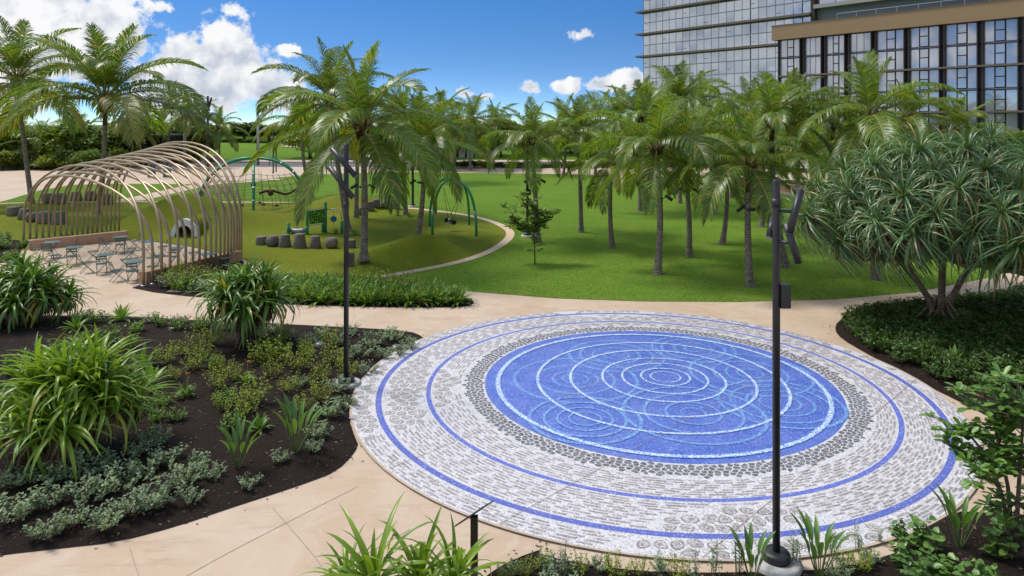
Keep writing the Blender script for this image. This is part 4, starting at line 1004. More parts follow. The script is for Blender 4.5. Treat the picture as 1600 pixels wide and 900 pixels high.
for (x, y, s_, l) in [(405,680,.85,'broad-leaved rosette plant in front of the yellow green shrubs'),(440,560,.8,'broad-leaved rosette plant left of the lamp post among yellow shrubs'),(385,605,.7,'rosette plant with an orange flower in the middle of the left bed'),(290,625,.7,'rosette plant with an orange flower right of the bright strap clump'),(190,505,1.35,'large spiky rosette plant at the back of the left bed before the path'),(235,610,1.4,'lush broad rosette plant touching the bright strap-leaved clump'),(120,520,1.2,'spiky rosette plant between the two left strap clumps'),(225,580,1.2,'broad rosette plant behind the bright strap-leaved clump')]:
    plant('rosette_plant', TI[R.randrange(3)], x, y, s_, l, None)
def flower(px, py, h, mat, label, bed='left'):
    b = gp(px, py); t = thing('flower', (b.x, b.y, bed_z(bed, b.x, b.y)), label, 'flower'); m = MB(); m.tube([(0,0,0), (.02,0,h)], .008, 5); m.build('stalk', M['gstem'], t)
    m = MB()
    for k in range(9): a = k*2.4; m.leaf((.02, 0, h), (cos(a), sin(a), rr(-.2,1.0)), .10 if mat == 'petal' else .07, .022, (0,0,1))
    m.build('petals', M[mat], t)
flower(386, 606, .52, 'orange', 'orange flower on the rosette plant in the middle of the left bed'); flower(291, 626, .5, 'orange', 'orange flower right of the bright strap clump')
for dx_ in (-3, 3): pass
flower(266, 556, .62, 'petal', 'white spider lily bloom in the left bed behind the bright clump')
for (x, y, s_, l) in [(462,715,1.0,'tall bird of paradise plant with spear leaves in front of the left lamp post'),(372,740,.85,'bird of paradise plant near the path edge of the left bed'),(1280,905,.8,'bird of paradise plant right of the right lamp post base'),(1175,910,.7,'bird of paradise plant left of the right lamp post base'),(1500,860,.8,'bird of paradise plant in the bare mulch at lower right')]:
    plant('bird_of_paradise', PAD[R.randrange(2)], x, y, s_, l, None, 'left' if x < 700 else 'front')
# planting around palms and pavilion
for (x, y) in [(555,402),(575,408),(588,400),(598,403)]: plant('fern_tuft', FERN[R.randrange(3)], x, y, .9, 'dark fern tuft round the foot of the big playground palm', 'ferns round the big playground palm', None)
for (x, y) in [(636,382),(645,386),(660,383),(668,378)]: plant('fern_tuft', FERN[R.randrange(3)], x, y, .9, 'fern tuft round the foot of the palm left of the swing', 'ferns round the swing palm', None)
for (x, y) in [(525,366),(540,370),(555,368),(562,345),(548,345),(622,338),(640,340)]: plant('fern_tuft', FERN[R.randrange(3)], x, y, 1.0, 'fern tuft at a palm foot by the playground stools', 'ferns by the playground stools', None)
for i in range(26):
    u = i/25; x = 262+150*u+rr(-8,8); y = 446+14*u+rr(-8,8); k = i % 3
    plant('pavilion_shrub', (MID, SIL, LIM)[k][R.randrange(3)], x, y, rr(1.0,1.7), 'leafy shrub against the right legs of the arch pavilion', 'shrubs along the pavilion legs', None)
for i in range(14): plant('pavilion_shrub', MID[R.randrange(3)], 35+i*11, 388-i*1.4, rr(.9,1.4), 'leafy shrub behind the left wall of the arch pavilion', 'shrubs behind the pavilion wall', None)
for i in range(16): plant('corner_shrub', (MID, SIL)[i % 2][R.randrange(3)], rr(-60,28), rr(378,410), rr(1.2,1.9), 'leafy shrub in the corner bed left of the pavilion', 'shrubs in the corner bed', None)
# hedge bed: rows of fern-like plants
n = 0
bed = MUL['hedge'][0]
for j in range(7):
    for i in range(34):
        x = 422+i*9.3+rr(-3,3); y = 443+j*5.4+rr(-1.5,1.5); b = gp(x, y)
        if not inside(bed, b.x, b.y) or dist_to(bed, b.x, b.y) < .22: continue
        n += 1; plant('hedge_plant', (FERN if (i+j) % 4 else MID)[R.randrange(3)], x, y, rr(1.15,1.6), 'leafy green plant in the long hedge bed before the lawn', 'plants of the long hedge bed', 'hedge')
for (x, y) in [(560,452),(575,455),(625,460),(640,463),(600,458)]: plant('hedge_plant', LIM[R.randrange(3)], x, y, 1.5, 'yellow flowering sprig standing above the long hedge bed', 'yellow sprigs in the hedge bed', 'hedge')
# right bed: ground cover
bed = MUL['right'][0]; m = MB(); q = random.Random(31); k = 0
for i in range(2600):
    x = q.uniform(8, 24); y = q.uniform(13.2, 26.5)
    if not inside(bed, x, y): continue
    d = dist_to(bed, x, y)
    if d < .28 or (y < 17.2 and q.random() < .55) or (x-b.x)**2+(y-b.y)**2 < .3: continue
    s_ = q.uniform(.7,1.25)*(1.0+.35*min(1, d/3)); m.add(GC[k % 3], Matrix.Translation((x, y, .02+MUL['right'][1](x, y))) @ Matrix.Rotation(q.uniform(0, 6.28), 4, 'Z') @ Matrix.Scale(s_, 4)); k += 1
tag(m.build('ground_cover', [M['dark'], M['stem']]), 'dense dark green ground cover under the screw pine in the right bed', 'ground cover', kind='stuff')
for (x, y, s_, l) in [(1490,585,1.3,'large rosette plant beside the stilt roots in the right bed'),(1560,600,1.4,'large rosette plant at the right edge of the right bed'),(1535,570,1.1,'smaller rosette plant between the two large ones in the right bed'),(1465,570,.9,'rosette plant close to the plaza rim in the right bed')]:
    plant('rosette_plant', TI[R.randrange(3)], x, y, s_, l, None, 'right')
# front bed
for (x, y, s_) in [(1115,905,1.0),(1152,895,.9),(1240,885,.95),(1300,870,.7),(1340,865,.8),(1030,905,.75),(1375,850,.45),(880,895,.8),(1450,905,.6),(1085,920,.9)]:
    plant('silver_spire', SPIRE[R.randrange(3)], x, y, s_*.85, 'slender silvery sprig standing in the mulch before the plaza rim', 'silvery sprigs in the front bed', 'front')
for (x, y, s_) in [(850,895,.7),(905,900,.7),(960,905,.8),(1000,900,.6),(1060,910,.8),(820,905,.6),(1320,890,.7),(1350,895,.7),(790,915,.6)]:
    plant('lime_shrub', LIM[R.randrange(3)], x, y, s_*.75, 'small airy yellow green shrub in the front bed', 'yellow green shrubs in the front bed', 'front')
for (x, y, s_) in [(870,915,.8),(935,890,.5),(1310,905,.6),(800,900,.5),(1360,880,.5),(1030,890,.4)]:
    plant('silver_shrub', SIL[R.randrange(4)], x, y, s_, 'low silvery shrub in the front bed', 'silvery shrubs in the front bed', 'front')
for (x, y, s_) in [(1442,862,.8),(1412,885,.62),(1462,905,.7),(1490,925,.7),(1560,880,.75),(1572,845,.7),(1405,842,.45),(1430,930,.7),(1540,925,.6)]:
    plant('broadleaf_plant', HRT[R.randrange(3)], x, y, s_, 'round-leaved green plant in the mulch at the lower right corner', 'round-leaved plants at lower right', 'front')

# leafy shrub tree at the right edge, near the camera
def leafy_tree(base, label, seed, stems, ls, per, name, leafm, radius=.035):
    q = random.Random(seed); t = thing(name, base, label, 'tree'); m = MB(); lf = MB()
    for path in stems:
        pts = [Vector(p) for p in path]; n_ = len(pts); m.tube(pts, [radius*(1-.75*i/(n_-1)) for i in range(n_)], 7)
        for i in range(1, n_):
            for tw_ in range(per):
                u = q.random(); b = pts[i-1].lerp(pts[i], u)
                if i == 1 and u < .5: continue
                a = q.uniform(0, 6.28); d = Vector((cos(a), sin(a), q.uniform(-.1,.7))).normalized(); L = q.uniform(.25,.55)*1.0; e = b+d*L
                m.tube([b, b.lerp(e, .5)+Vector((0,0,.03)), e], [.009, .007, .005], 4, cap=False)
                for k in range(q.randrange(9, 14)):
                    aa = k*2.4; f = .35+.65*(k/13); pb = b.lerp(e, f); dd = (Vector((cos(aa), sin(aa), q.uniform(-.35,.5)))+d*.6).normalized()
                    lf.rleaf(pb, dd, ls*q.uniform(.7,1.15), ls*.48*q.uniform(.8,1.1), Vector((q.uniform(-.3,.3), q.uniform(-.3,.3), 1)))
    m.build('trunk', M['bark'], t); lf.build('crown', leafm, t); return t
b = gp(1585, 880); Zb = b.y
def sp(px, py, Y): return Vector(((px-800)*Y/F, Y, ht(py, Y)))-Vector((b.x, b.y, .05))
leafy_tree((b.x, b.y, .05), 'glossy-leaved shrub tree leaning in at the right edge', 61,
    [[(0,0,-.1), sp(1568,780,Zb), sp(1545,715,Zb), sp(1515,680,Zb+.2), sp(1485,662,Zb+.3)], [(0,0,-.1), sp(1575,760,Zb+.2), sp(1560,690,Zb+.2), sp(1548,640,Zb+.3), sp(1532,612,Zb+.3)],
     [(0,0,-.1), sp(1592,760,Zb-.2), sp(1596,700,Zb), sp(1600,640,Zb+.1), sp(1590,598,Zb+.2)], [sp(1545,715,Zb), sp(1530,730,Zb-.1), sp(1512,742,Zb-.2)], [(0,0,-.1), sp(1630,760,Zb), sp(1640,680,Zb), sp(1650,620,Zb)], [sp(1560,690,Zb+.2), sp(1575,650,Zb), sp(1580,615,Zb)]], .185, 8, 'shrub_tree', M['heart'])
b2 = gp(836, 413); Z2 = b2.y
def sp2(px, py, dy=0): return Vector(((px-800)*(Z2+dy)/F-b2.x, dy, ht(py, Z2+dy)))
leafy_tree((b2.x, b2.y, 0), 'young sapling with sparse branches on the lawn', 62,
    [[(0,0,-.1), sp2(835,375), sp2(832,350), sp2(822,325,.2), sp2(812,303,.2)], [sp2(834,365), sp2(845,350,.2), sp2(858,338,.3), sp2(862,330,.3)], [sp2(834,368), sp2(820,358,-.2), sp2(806,345,-.3), sp2(794,325,-.3)], [sp2(832,350), sp2(838,330,.1), sp2(830,312,-.1)], [sp2(834,362), sp2(815,362,.2), sp2(800,352,.2)]], .20, 13, 'sapling_tree', M['mid'])

# ================================================================== arch pavilion
pv = thing('arch_pavilion', gp(150, 415), 'fan-shaped pavilion of many bronze tube arches over the seating court', 'pavilion')
po = pv.location
A0, A1 = gp(37, 386), gp(186, 367); B0, B1 = gp(224, 448), gp(377, 404)
NA = 19
for i in range(NA):
    u = i/(NA-1); a = A0.lerp(A1, u); b = B0.lerp(B1, u)
    # the two foot lines bow slightly
    a = a+Vector((.35, -.25, 0))*sin(pi*u); b = b+Vector((.55, .15, 0))*sin(pi*u)
    hgt = 4.2+.95*u+(.26 if i % 2 == 0 else -.22); spring = 1.35+.25*u
    ax = b-a; mid = (a+b)/2; lean = Vector((0, 0, 0))+(A1-A0+B1-B0).normalized()*(.55 if i % 2 == 0 else -.55)
    path = [a+Vector((0, 0, -.05)), a+Vector((0, 0, spring*.55))]
    for k in range(23):
        t = pi*k/22; c = -cos(t); s_ = sin(t)
        p = mid+ax*.5*(abs(c)**.92*(1 if c > 0 else -1)); p = Vector((p.x, p.y, spring+(hgt-spring)*s_**.88)); path.append(p+lean*s_**2)
    path += [b+Vector((0, 0, spring*.55)), b+Vector((0, 0, -.05))]
    m = MB(); m.tube([p-po for p in path], .056, 10); ar = m.build('arch', M['bronze'], pv)
    for e in (a, b):
        m = MB(); m.lathe([(.105, 0), (.105, .05), (.085, .07)], 12, 0, e-po); m.build('foot_collar', M['steel'], ar)
def low_wall(pts, w, h, label, zb=0.0):
    l = smooth_poly([p.to_2d() for p in pts], 1, False); r_ = offset_line(l, w); o = l[0]; m = MB(); n = len(l)
    for p, q_ in zip(l, r_): m.v += [(p.x-o.x, p.y-o.y, 0), (p.x-o.x, p.y-o.y, h), (q_.x-o.x, q_.y-o.y, h), (q_.x-o.x, q_.y-o.y, 0)]
    for i in range(n-1):
        for j in range(3): m.face((4*i+j, 4*i+j+1, 4*i+5+j, 4*i+4+j))
    m.face((0, 3, 2, 1)); m.face(tuple(4*(n-1)+j for j in range(4))); ob = m.build('low_wall', M['terra'], None, (o.x, o.y, zb)); tag(ob, label, 'wall')
    bv = ob.modifiers.new('bevel', 'BEVEL'); bv.width = .02; bv.segments = 2; bv.limit_method = 'ANGLE'
low_wall([gp(201, 447), gp(262, 432), gp(330, 416), gp(380, 404)], -.42, .50, 'low terracotta seat wall under the right legs of the arch pavilion')
low_wall([gp(31, 393), gp(90, 387), gp(164, 379), gp(212, 374)], .40, .50, 'low terracotta seat wall along the left legs of the arch pavilion')
m = MB(); m.box((0, 0, .0), (1.1, .8, .03)); b = gp(290, 455); o = m.build('access_cover', M['stool'], None, (b.x, b.y, .06)); tag(o, 'flat grey access cover in the mulch before the pavilion', 'cover')

# bistro tables and chairs
def slab_round(r, z, h, n=20):
    m = MB(); m.lathe([(r-.006, z-h), (r, z-h*.5), (r-.004, z)], n); return m
TT = slab_round(.36, .74, .025).mesh('table_top', M['tabletop'])
m = MB()
for s_ in (-1, 1):
    m.tube([(-.27, .20*s_, 0), (.24, .17*s_, .72)], .011, 6); m.tube([(.27, .20*s_, 0), (-.24, .17*s_, .72)], .011, 6)
m.tube([(-.27, -.2, .02), (-.27, .2, .02)], .010, 6); m.tube([(.27, -.2, .02), (.27, .2, .02)], .010, 6)
TLG = m.mesh('folding_legs', M['chairgreen'])
m = MB()
for k in range(6): m.box((-.17+k*.068, 0, .455), (.056, .40, .014))
SEAT = m.mesh('seat', M['chairgreen'])
m = MB()
for z_, x in ((.70, -.275), (.80, -.305)): m.box((x, 0, z_), (.014, .42, .06), 0, Matrix.Rotation(-.28, 3, 'Y'))
BACK = m.mesh('backrest', M['chairgreen'])
def legframe(s_):
    m = MB(); y = .19*s_; m.tube([(.24, y, 0), (-.18, y, .45), (-.32, y, .85)], .0105, 6); m.tube([(-.26, y*.92, 0), (.18, y*.92, .45)], .0105, 6); return m
LEGS = [legframe(1).mesh('leg_frame', M['chairgreen']), legframe(-1).mesh('leg_frame', M['chairgreen'])]
BARS = []
for x_ in (.24, -.26): m = MB(); m.tube([(x_, -.185, .03), (x_, .185, .03)], .008, 5); BARS.append(m.mesh('cross_bar', M['chairgreen']))
def chair(x, y, rz, label):
    t = thing('folding_chair', (x, y, .006), label, 'chair', 'green folding chairs in the pavilion', rz)
    for nm, me in (('seat', SEAT), ('backrest', BACK), ('leg_frame', LEGS[0]), ('leg_frame', LEGS[1]), ('cross_bar', BARS[0]), ('cross_bar', BARS[1])): link(nm, me, t)
TABLES = [(82,378,'far left table by the left wall',.3),(116,386,'second table from the left, before the left wall',.7),(166,397,'front middle table',.2),(211,408,'front table next to the front right leg',.5),
          (188,370,'rear table near the end of the left wall',.9),(231,377,'table behind the front right arches',.1),(276,387,'table seen through the middle right arches',.4),(325,396,'rearmost table through the right arches',.6)]
for (x, y, nm, a0) in TABLES:
    Z_ = F*(CH-.74)/(y-HZ); X_ = (x-800)*Z_/F
    t = thing('bistro_table', (X_, Z_, .006), 'round grey green folding table, '+nm, 'table', 'bistro tables in the pavilion', a0); link('table_top', TT, t); link('folding_legs', TLG, t)
    for k, (side, sn) in enumerate(((-2.75+a0*.5, 'left'), (-1.35+a0*.3, 'near'), (.25+a0*.6, 'right'))):
        if sn == 'near' and x in (231, 325): continue
        r = rr(.62,.75); chair(X_+cos(side)*r, Z_+sin(side)*r, side+pi+rr(-.25,.25), f'green folding chair, {sn} side of {nm}')

# ================================================================== lamp posts
def lamp_post(px, py, top_y, rad, fixtures, box_y, label, footing=True, box_side=1, zb=0.0):
    b = gp(px, py, zb); h = ht(top_y, b.y)-zb; t = thing('lamp_post', b, label, 'lamp post')
    if footing:
        m = MB(); m.lathe([(.36, -.2), (.36, .07), (.33, .10)], 24); m.build('concrete_footing', M['footing'], t)
        m = MB(); m.lathe([(.20, .10), (.20, .19), (.17, .22), (.085, .22)], 20); m.build('base_collar', M['polemetal'], t)
    m = MB(); m.lathe([(rad, .1), (rad, h-.01), (rad*.9, h)], 16); m.build('pole', M['polemetal'], t)
    for (x0, y0, x1, y1, dy, r_) in fixtures:
        p0 = Vector(((x0-px)*b.y/F, dy, ht(y0, b.y)-zb)); p1 = Vector(((x1-px)*b.y/F, dy-.12, ht(y1, b.y)-zb)); d = (p1-p0).normalized()
        m = MB(); m.tube([p0, p1], r_, 16); m.tube([p0.lerp(p1, .5), Vector((0, 0, p0.lerp(p1, .5).z))], .025, 8); o = m.build('lamp_head', M['polemetal'], t)
        m = MB(); m.tube([p0-d*.008, p0-d*.002], r_*.92, 16); m.build('lamp_cap', M['lens'], o); m = MB(); m.tube([p1+d*.002, p1+d*.008], r_*.92, 16); m.build('lamp_cap', M['lens'], o)
    if box_y:
        z_ = ht(box_y, b.y); m = MB(); m.box((box_side*(rad+.06), 0, z_), (.14, .16, .34)); m.build('control_box', M['polemetal'], t)
        m = MB(); m.lathe([(rad+.012, z_+1.3), (rad+.012, z_+1.42)], 16); m.build('pole_band', M['polemetal'], t)
    return t
lamp_post(541, 602, 225, .062, [(521,232,560,274,-.18,.066),(517,260,556,307,-.18,.066)], 406, 'charcoal lamp post with angled tube lamps standing in the left bed')
lamp_post(1213, 884, 281, .054, [(1247,296,1224,362,-.10,.054),(1222,347,1236,406,-.16,.054),(1216,345,1205,372,.2,.05)], 462, 'tall charcoal lamp post with angled tube lamps in front of the plaza')
lamp_post(645, 323, 184, .09, [], 0, 'slim black lamp post on the lawn edge behind the playground')
lamp_post(824, 370, 216, .075, [(812,226,834,246,-.2,.08)], 300, 'black lamp post next to the lone palm behind the sapling')
lamp_post(324.6, 285, 150, .12, [(319,158,329,172,-.2,.11),(329,152,326,168,.2,.11),(323,178,317,188,-.2,.11),(331,176,326,184,.2,.11)], 0, 'tall black lamp post behind the arch pavilion', False)
lamp_post(427, 272, 205, .09, [], 0, 'thin black post behind the rope climber', False); lamp_post(431.5, 270, 214, .08, [], 0, 'second thin black post behind the rope climber, slightly shorter', False)
# street furniture along the road
def mast(px, py, yt, arm, label, mat='steel'):
    b = gp(px, py); h = ht(yt, b.y); t = thing('street_light', b, label, 'street light'); m = MB(); m.lathe([(.22, 0), (.20, h)], 12); m.build('pole', M[mat], t)
    if arm: m = MB(); m.tube([(0, 0, h-.5), (arm, 0, h-.1)], [.13, .09], 8); m.build('arm', M[mat], t); m = MB(); m.box((arm+.3, 0, h-.12), (.8, .3, .16)); m.build('lamp_head', M[mat], t)
mast(288.6, 260, 195, 2.6, 'grey street mast with a stub arm behind the pavilion'); mast(403, 258, 162, 0, 'thin pale street pole beyond the rope climber')
b = gp(421, 260); t = thing('traffic_light', b, 'black traffic light on a grey post beyond the climber', 'traffic light'); m = MB(); m.lathe([(.09, 0), (.09, 4.4)], 8); m.build('post', M['steel'], t)
m = MB(); m.box((0, -.2, 4.1), (.38, .3, 1.1)); hd = m.build('signal_head', M['black'], t)
for k in range(3): m = MB(); m.tube([(0, -.35, 3.75+k*.35), (0, -.50, 3.75+k*.35)], .13, 10); m.build('signal_visor', M['black'], hd)
b = gp(330, 259); t = thing('monument_sign', b, 'low beige block sign with a dark plate beyond the road', 'sign'); m = MB(); m.box((0,0,.75), (2.3,.6,1.5)); m.build('block', M['slab'], t); m = MB(); m.box((0,-.32,.85), (1.7,.05,.6)); m.build('plate', M['polemetal'], t)
for k, (x, c) in enumerate(((237,'left'),(261,'right'))):
    b = gp(x, 278); t = thing('patterned_panel', b, f'blue patterned standing panel behind the pavilion, {c} of the pair', 'panel'); m = MB(); m.box((0,0,1.2), (.9,.12,2.3)); pn = m.build('panel', M['blueplay'], t)
    for j in range(12): m = MB(); m.box((rr(-.35,.35), -.07, rr(.2,2.2)), (.22,.02,.22)); m.build('motif', M[('limeplay','lens','navy')[j % 3]], pn)
b = gp(706, 261); t = thing('pale_wall', b, 'long pale wall with dark slots beyond the road', 'wall'); m = MB(); m.box((0,24,1.6), (11,.5,3.2)); m.build('wall', M['white'], t)
for k in range(5): m = MB(); m.box((-4+k*1.5, 23.7, 1.5), (.3,.2,2.9)); m.build('slot', M['black'], t)
b = gp(500, 258); m = MB(); m.box((0,14,1.0), (8,.6,1.6)); o = m.build('planter_wall', M['slab'], None, b); tag(o, 'low grey planter wall on the far lawn', 'wall')
low_wall([gp(1128, 287.5), gp(1180, 293), gp(1240, 302), gp(1295, 311.5), gp(1345, 320)], .5, .75, 'long low terracotta wall behind the palm grove')

# ================================================================== playground
def tz(p): return turf_h(p.x, p.y)+.018
def tp(px, py):
    """ground point on the uneven turf seen at a pixel"""
    z_ = 0
    for _ in range(8): p = gp(px, py, z_); z_ = turf_h(p.x, p.y)+.018
    return Vector((p.x, p.y, z_))
# concrete stools
SP = [[(.30,0),(.31,.06),(.30,.9),(.28,1.0)], [(.34,0),(.35,.05),(.25,.95),(.23,1.0)], [(.25,0),(.33,.30),(.34,.55),(.27,.97),(.24,1.0)]]
SMS = []
for pr in SP:
    m = MB(); m.lathe(pr, 20); SMS.append(m.mesh('stool', M['stool']))
FR = ['first from the left','second from the left','third from the left','tallest, in the middle','fifth from the left','sixth from the left, barrel shaped','last on the right']
for i, (x, y, w, h, k) in enumerate([(408,382.5,.56,.46,0),(426,385,.62,.57,2),(445,386,.60,.66,1),(468,387.5,.64,.74,1),(492.5,388,.55,.64,1),(518,388,.60,.55,2),(548,387.5,.52,.44,0)]):
    p = gp(x, y); o = link('stool', SMS[k], None, (p.x, p.y, tz(p)-.02), (0,0,rr(0,6)), (w/.62, w/.62, h)); tag(o, 'grey concrete stool in the front row of the playground, '+FR[i], 'stool', 'concrete stools in the front row')
for i, (x, y, w, h, k) in enumerate([(563,338,.55,.6,2),(578,334,.55,.65,1),(588,332,.55,.6,0),(602,331.5,.6,.52,2),(619,331,.55,.42,0)]):
    p = gp(x, y); o = link('stool', SMS[k], None, (p.x, p.y, tz(p)-.02), (0,0,rr(0,6)), (w/.62, w/.62, h)); tag(o, 'grey concrete stool in the rear row, '+['leftmost behind the palm','second','third','fourth, barrel shaped','rightmost and lowest'][i], 'stool', 'concrete stools in the rear row')
for i, (x, y, w, h) in enumerate([(22,345,.85,.6),(40,348,.8,.65),(50,350,.7,.55),(69,351,.85,.7),(92,352,.8,.8),(75,318,.8,.8),(94,319,.9,.85),(119,315,.85,.8),(142,314,.85,.8),(167,320,.9,.85)]):
    p = gp(x, y); o = link('boulder_stool', SMS[i % 3], None, (p.x, p.y, tz(p)-.02), (0,0,rr(0,6)), (w/.62, w/.62, h)); tag(o, 'grey concrete stool behind the pavilion arches, '+('near' if i < 5 else 'far')+' row, '+('first','second','third','fourth','fifth')[i % 5]+' from the left', 'stool', 'concrete stools behind the pavilion')
# rope climber
cc = Vector((-396/F*53.3*1.0, 53.3, 0)); cc.x = (396-800)/F*53.3; CZ = tz(cc)
cl = thing('rope_climber', (cc.x, cc.y, CZ), 'domed rope climber of green steel arches with nets', 'climbing frame')
CR, CHh = 4.35, 3.75
ang = [radians(-70+60*k) for k in range(6)]
def dome(a, s_): return Vector((cos(a)*CR*cos(s_)**.8, sin(a)*CR*cos(s_)**.8, CHh*sin(s_)))      # s_: 0 ground .. pi/2 apex
for k in range(3):
    pa = [dome(ang[k], pi/2*j/12) for j in range(13)]+[dome(ang[k+3], pi/2*(1-j/12)) for j in range(1, 13)]
    pa[0].z -= .7; pa[-1].z -= .7; m = MB(); m.tube(pa, .10, 10); ar = m.build('steel_arch', M['playgreen'], cl)
    for s_ in (.25, .5, .8, 1.1):
        for a in (ang[k], ang[k+3]): p = dome(a, s_); p2 = dome(a, s_+.03); m = MB(); m.tube([p, p2], .122, 10); m.build('clamp', M['steel'], ar)
m = MB(); m.lathe([(.16, CHh-.08), (.16, CHh+.06)], 12); m.build('apex_hub', M['playgreen'], cl)
net = MB()
for k in range(6):
    a, b_ = ang[k], ang[(k+1) % 6]
    if b_ < a: b_ += 2*pi
    for s_ in (.18, .32, .46, .60, .75):
        net.tube([dome(a+(b_-a)*j/6, s_)*(.93-.07*sin(pi*j/6)) for j in range(7)], .019, 4, cap=False)
    for j in range(7): net.tube([dome(a+(b_-a)*j/6, s_)*(.93-.07*sin(pi*j/6)) for s_ in (.10, .32, .55, .80)], .019, 4, cap=False)
tag(net.build('rope_net', M['rope'], cl), kind='stuff')
for j in range(5): a = rr(0, 6.28); r = rr(.5,2.6); m = MB(); m.tube([(cos(a)*r, sin(a)*r, .3), (cos(a)*r*.8, sin(a)*r*.8, 2.9)], .012, 4); rp = m.build('hanging_rope', M['rope'], cl); m = MB(); m.lathe([(.14,.28),(.16,.34),(.10,.40)], 10, 0, (cos(a)*r, sin(a)*r, 0)); m.build('foot_disc', M['black'], rp)
m = MB(); m.tube([dome(ang[0]+.1+j*.12, .42)*.95+Vector((0,0,.18*sin(j*1.1))) for j in range(12)], .085, 8); m.build('thick_rope', M['brownrope'], cl)
m = MB(); m.tube([dome(ang[5]-.9+j*.14, .30)*.98+Vector((0,0,.16*sin(j*.7)-.1)) for j in range(9)], .10, 8); m.build('balance_beam', M['navy'], cl)
for a in (ang[1]-.15, ang[0]+.3, ang[3]): p = dome(a, .42)*.95; m = MB(); m.lathe([(.10,-.2),(.20,-.1),(.20,.1),(.10,.2)], 10, 0, p); m.build('rope_knot', M['brownrope'], cl)
# activity panel station
def ap(px, py, Y=None):
    p = gp(px, py); return p
p0 = gp(480, 366); base = Vector((p0.x, p0.y, tz(p0))); st_ = thing('activity_board', base, 'green play panel with letter tiles, low net seat and hanging blue disc', 'play equipment'); k_ = p0.y/F
def loc(px, hpx, dy=0): return Vector(((px-480)*k_, dy, hpx*k_))
for (px, h, dy) in ((480,38,0),(505,48,.5),(501,20,.5),(448,16,.3),(450.5,13,0),(481.5,13,-.2),(533,20,.2)):
    m = MB(); m.lathe([(.09, -.1), (.09, h*k_-.03), (.05, h*k_)], 12, 0, loc(px, 0, dy)); m.build('post', M['playgreen'], st_)
m = MB(); m.bar(loc(482.5, 25, .05), loc(503.5, 27, .45), .06, .78); pn = m.build('panel', M['limeplay'], st_)
for i in range(7):
    for j in range(5):
        if (i*5+j*3) % 7 == 1: continue
        q0 = loc(482.5, 25, .05).lerp(loc(503.5, 27, .45), (i+.5)/7)+Vector((.02, -.05, -.31+j*.155)); m = MB(); m.box(q0, (.065, .03, .10)); m.build('tile', M['black'], pn)
m = MB(); m.bar(loc(482.5, 12.5, .05), loc(503.5, 14.5, .45), .09, .05); m.bar(loc(482.5, 37.5, .05), loc(503.5, 39.5, .45), .09, .05); m.build('panel_frame', M['steel'], st_)
m = MB(); m.tube([loc(505, 37, .5), loc(525, 37, .3), loc(531, 34, .2), loc(533, 22, .2)], .028, 8); m.build('hanger_bar', M['steel'], st_)
m = MB(); m.tube([loc(519, 36, .35), loc(519, 14, .35)], .012, 5); m.build('hanger_rope', M['rope'], st_)
m = MB(); c = loc(519, 22, .33); m.tube([c+Vector((0,-.04,0)), c+Vector((0,.04,0))], .19, 6); m.build('blue_disc', M['blueplay'], st_)
m = MB(); m.tube([loc(451, 7, .15), loc(458, 4, .1), loc(466, 3.5, 0), loc(474, 5, -.1), loc(481, 8, -.1)], [.10, .16, .18, .16, .10], 8); m.build('net_seat', M['lens'], st_)
# tunnel through the mound
p = tp(286, 369); p = Vector((p.x+.1, p.y, 0)); p.z = turf_h(p.x, p.y)+.05; tn = thing('play_tunnel', p, 'white arched tunnel mouth in the grassy mound behind the pavilion arches', 'tunnel')
m = MB(); prof = [(cos(pi*j/16), sin(pi*j/16)) for j in range(17)]; RO, RI = .80, .58
for (r, y) in ((RO,-.12),(RI,-.12),(RI,.14),(RO,.14)): m.v += [(c*r, y, -.35+s_*r*1.65) for c, s_ in prof]
for j in range(16):
    m.face((j, j+1, 17+j+1, 17+j)); m.face((j+17, j+18, 34+j+1, 34+j)); m.face((j+51, j+52, j+1, j))
m.build('tunnel_ring', M['white'], tn)
m = MB()
for (r, y) in ((RO*.96,.10),(RI*1.02,.10),(RI*1.02,2.4),(RO*.96,2.4)): m.v += [(c*r, y, -.35+s_*r*1.65) for c, s_ in prof]
for j in range(16):
    m.face((j, j+1, 17+j+1, 17+j)); m.face((j+17, j+18, 34+j+1, 34+j), 1); m.face((j+51, j+52, j+1, j))
m.face(tuple(range(34, 51)), 1); m.build('tunnel_tube', [M['turf'], M['stool']], tn)
# swing
fl_, fr2, bl_, br_ = tp(675.5, 369.5), tp(744.5, 369.5), tp(671.5, 353), tp(733, 351); sc_ = (fl_+fr2+bl_+br_)/4; ap_ = Vector((sc_.x, sc_.y, 3.12))
sw = thing('swing', (sc_.x, sc_.y, sc_.z), 'green swing of two crossing steel arches with a hanging seat', 'swing')
for a, b_ in ((fl_, br_), (fr2, bl_)):
    pa = []
    for j in range(25):
        t = pi*j/24; c = -cos(t); f = abs(c)**.80*(1 if c > 0 else -1); pp = (a+b_)/2+(b_-a)*.5*f; pa.append(Vector((pp.x, pp.y, 0))+Vector((0,0, (ap_.z)*sin(t)**.78 if 0 < j < 24 else -.05)))
    shift = ap_-pa[12]; pa = [q_+Vector((shift.x, shift.y, 0))*sin(pi*j/24)-sw.location+Vector((0,0,sw.location.z)) for j, q_ in enumerate(pa)]
    m = MB(); m.tube([Vector((q_.x, q_.y, q_.z-sw.location.z)) for q_ in pa], .075, 10); ar = m.build('steel_arch', M['playgreen'], sw)
    for e in (pa[2], pa[-3]): m = MB(); m.tube([Vector((e.x, e.y, e.z-sw.location.z)), Vector((e.x*.985, e.y*.985, e.z+.35-sw.location.z))], .07, 8); m.build('leg_sleeve', M['steel'], ar)
seat = Vector((-.05, -.1, .55))
m = MB(); m.tube([seat+Vector((-.30,0,.12)), seat+Vector((0,0,0)), seat+Vector((.22,0,-.12))], [.10, .14, .10], 10); ss = m.build('swing_seat', M['white'], sw)
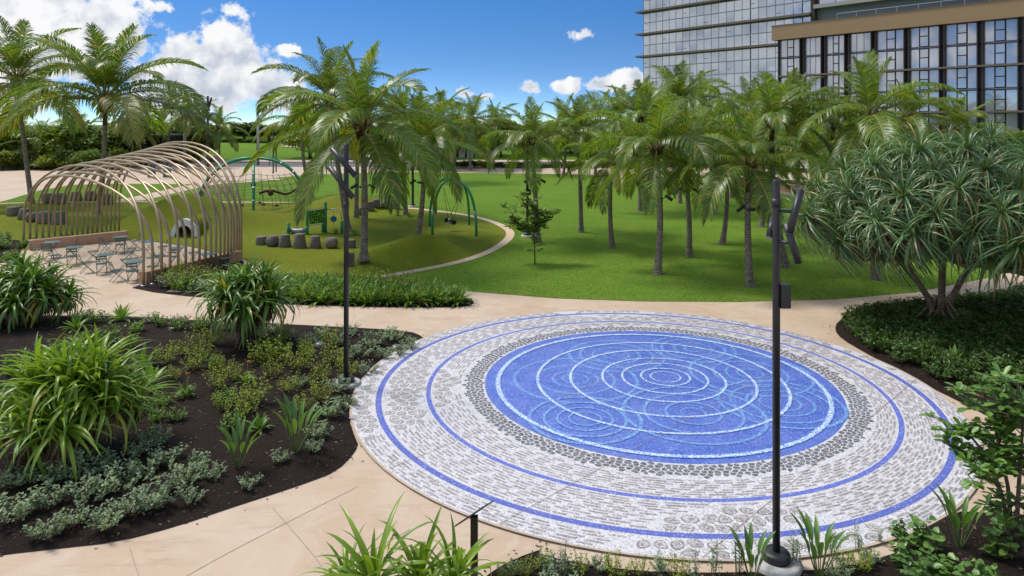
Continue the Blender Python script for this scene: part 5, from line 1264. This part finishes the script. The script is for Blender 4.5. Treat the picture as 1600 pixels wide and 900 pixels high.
for dx_ in (-.26, 0, .2): m = MB(); m.tube([seat+Vector((dx_,-.13,.02-dx_*.3)), seat+Vector((dx_,.13,.02-dx_*.3))], .13, 10); m.build('seat_grip', M['black'], ss)
for tx in (-.50, .62):
    for dx_, dy_ in ((-.14, -.06), (.14, .06)): m = MB(); m.tube([seat+Vector((dx_, dy_, .08)), Vector((tx, dy_*2, 2.55))], .013, 5); m.build('swing_rope', M['polemetal'], sw)
# reading sign at the bottom edge
b = gp(741, 905); t = thing('lectern_sign', (b.x, b.y, 0), 'thin slanted metal sign plate on a brown post at the plaza edge', 'sign')
kk = b.y/F; hz = ht(806, b.y); m = MB(); m.box((0, 0, hz/2), (.105, .07, hz)); m.build('post', M['signmetal'], t)
e1 = Vector((.83, .0, .56)).normalized(); e2 = Vector((-.06, .86, -.50)); e2 = (e2-e1*e2.dot(e1)).normalized(); RS = Matrix((e1, e2, e1.cross(e2))).transposed(); nn = e1.cross(e2)
m = MB(); m.box(Vector((0, 0, hz+.03)), (.50, .60, .012), 0, RS); m.build('sign_plate', M['signmetal'], t)
m = MB(); m.box(Vector((0, 0, hz+.03))+nn*.010, (.45, .55, .006), 0, RS); m.build('sign_face', M['lens'], t)
b = gp(452, 560); 
for (x, y, l) in ((500,548,'small grey garden light disc in the mulch left of the lamp post'),(620,548,'small grey garden light disc near the tip of the left bed')):
    b = gp(x, y); m = MB(); m.lathe([(.16,0),(.17,.08),(.13,.13),(.04,.15)], 16); o = m.build('garden_light', M['lens'], None, (b.x, b.y, bed_z('left', b.x, b.y))); tag(o, l, 'garden light')

# ------------------------------------------------------------------ tell look-alikes in a row apart by their order from the left
ORD = 'first second third fourth fifth sixth seventh eighth ninth tenth eleventh twelfth thirteenth fourteenth fifteenth sixteenth'.split()
byl = {}
for o in SC.objects:
    if o.parent is None and o.get('group') and o.get('label'): byl.setdefault((o['group'], o['label']), []).append(o)
for (g, l), os_ in byl.items():
    if 1 < len(os_) <= 16 and len(l.split()) <= 12:
        os_.sort(key=lambda o: o.location.x/max(1, o.location.y))
        for i, o in enumerate(os_): o['label'] = l+', '+ORD[i]+' from left'
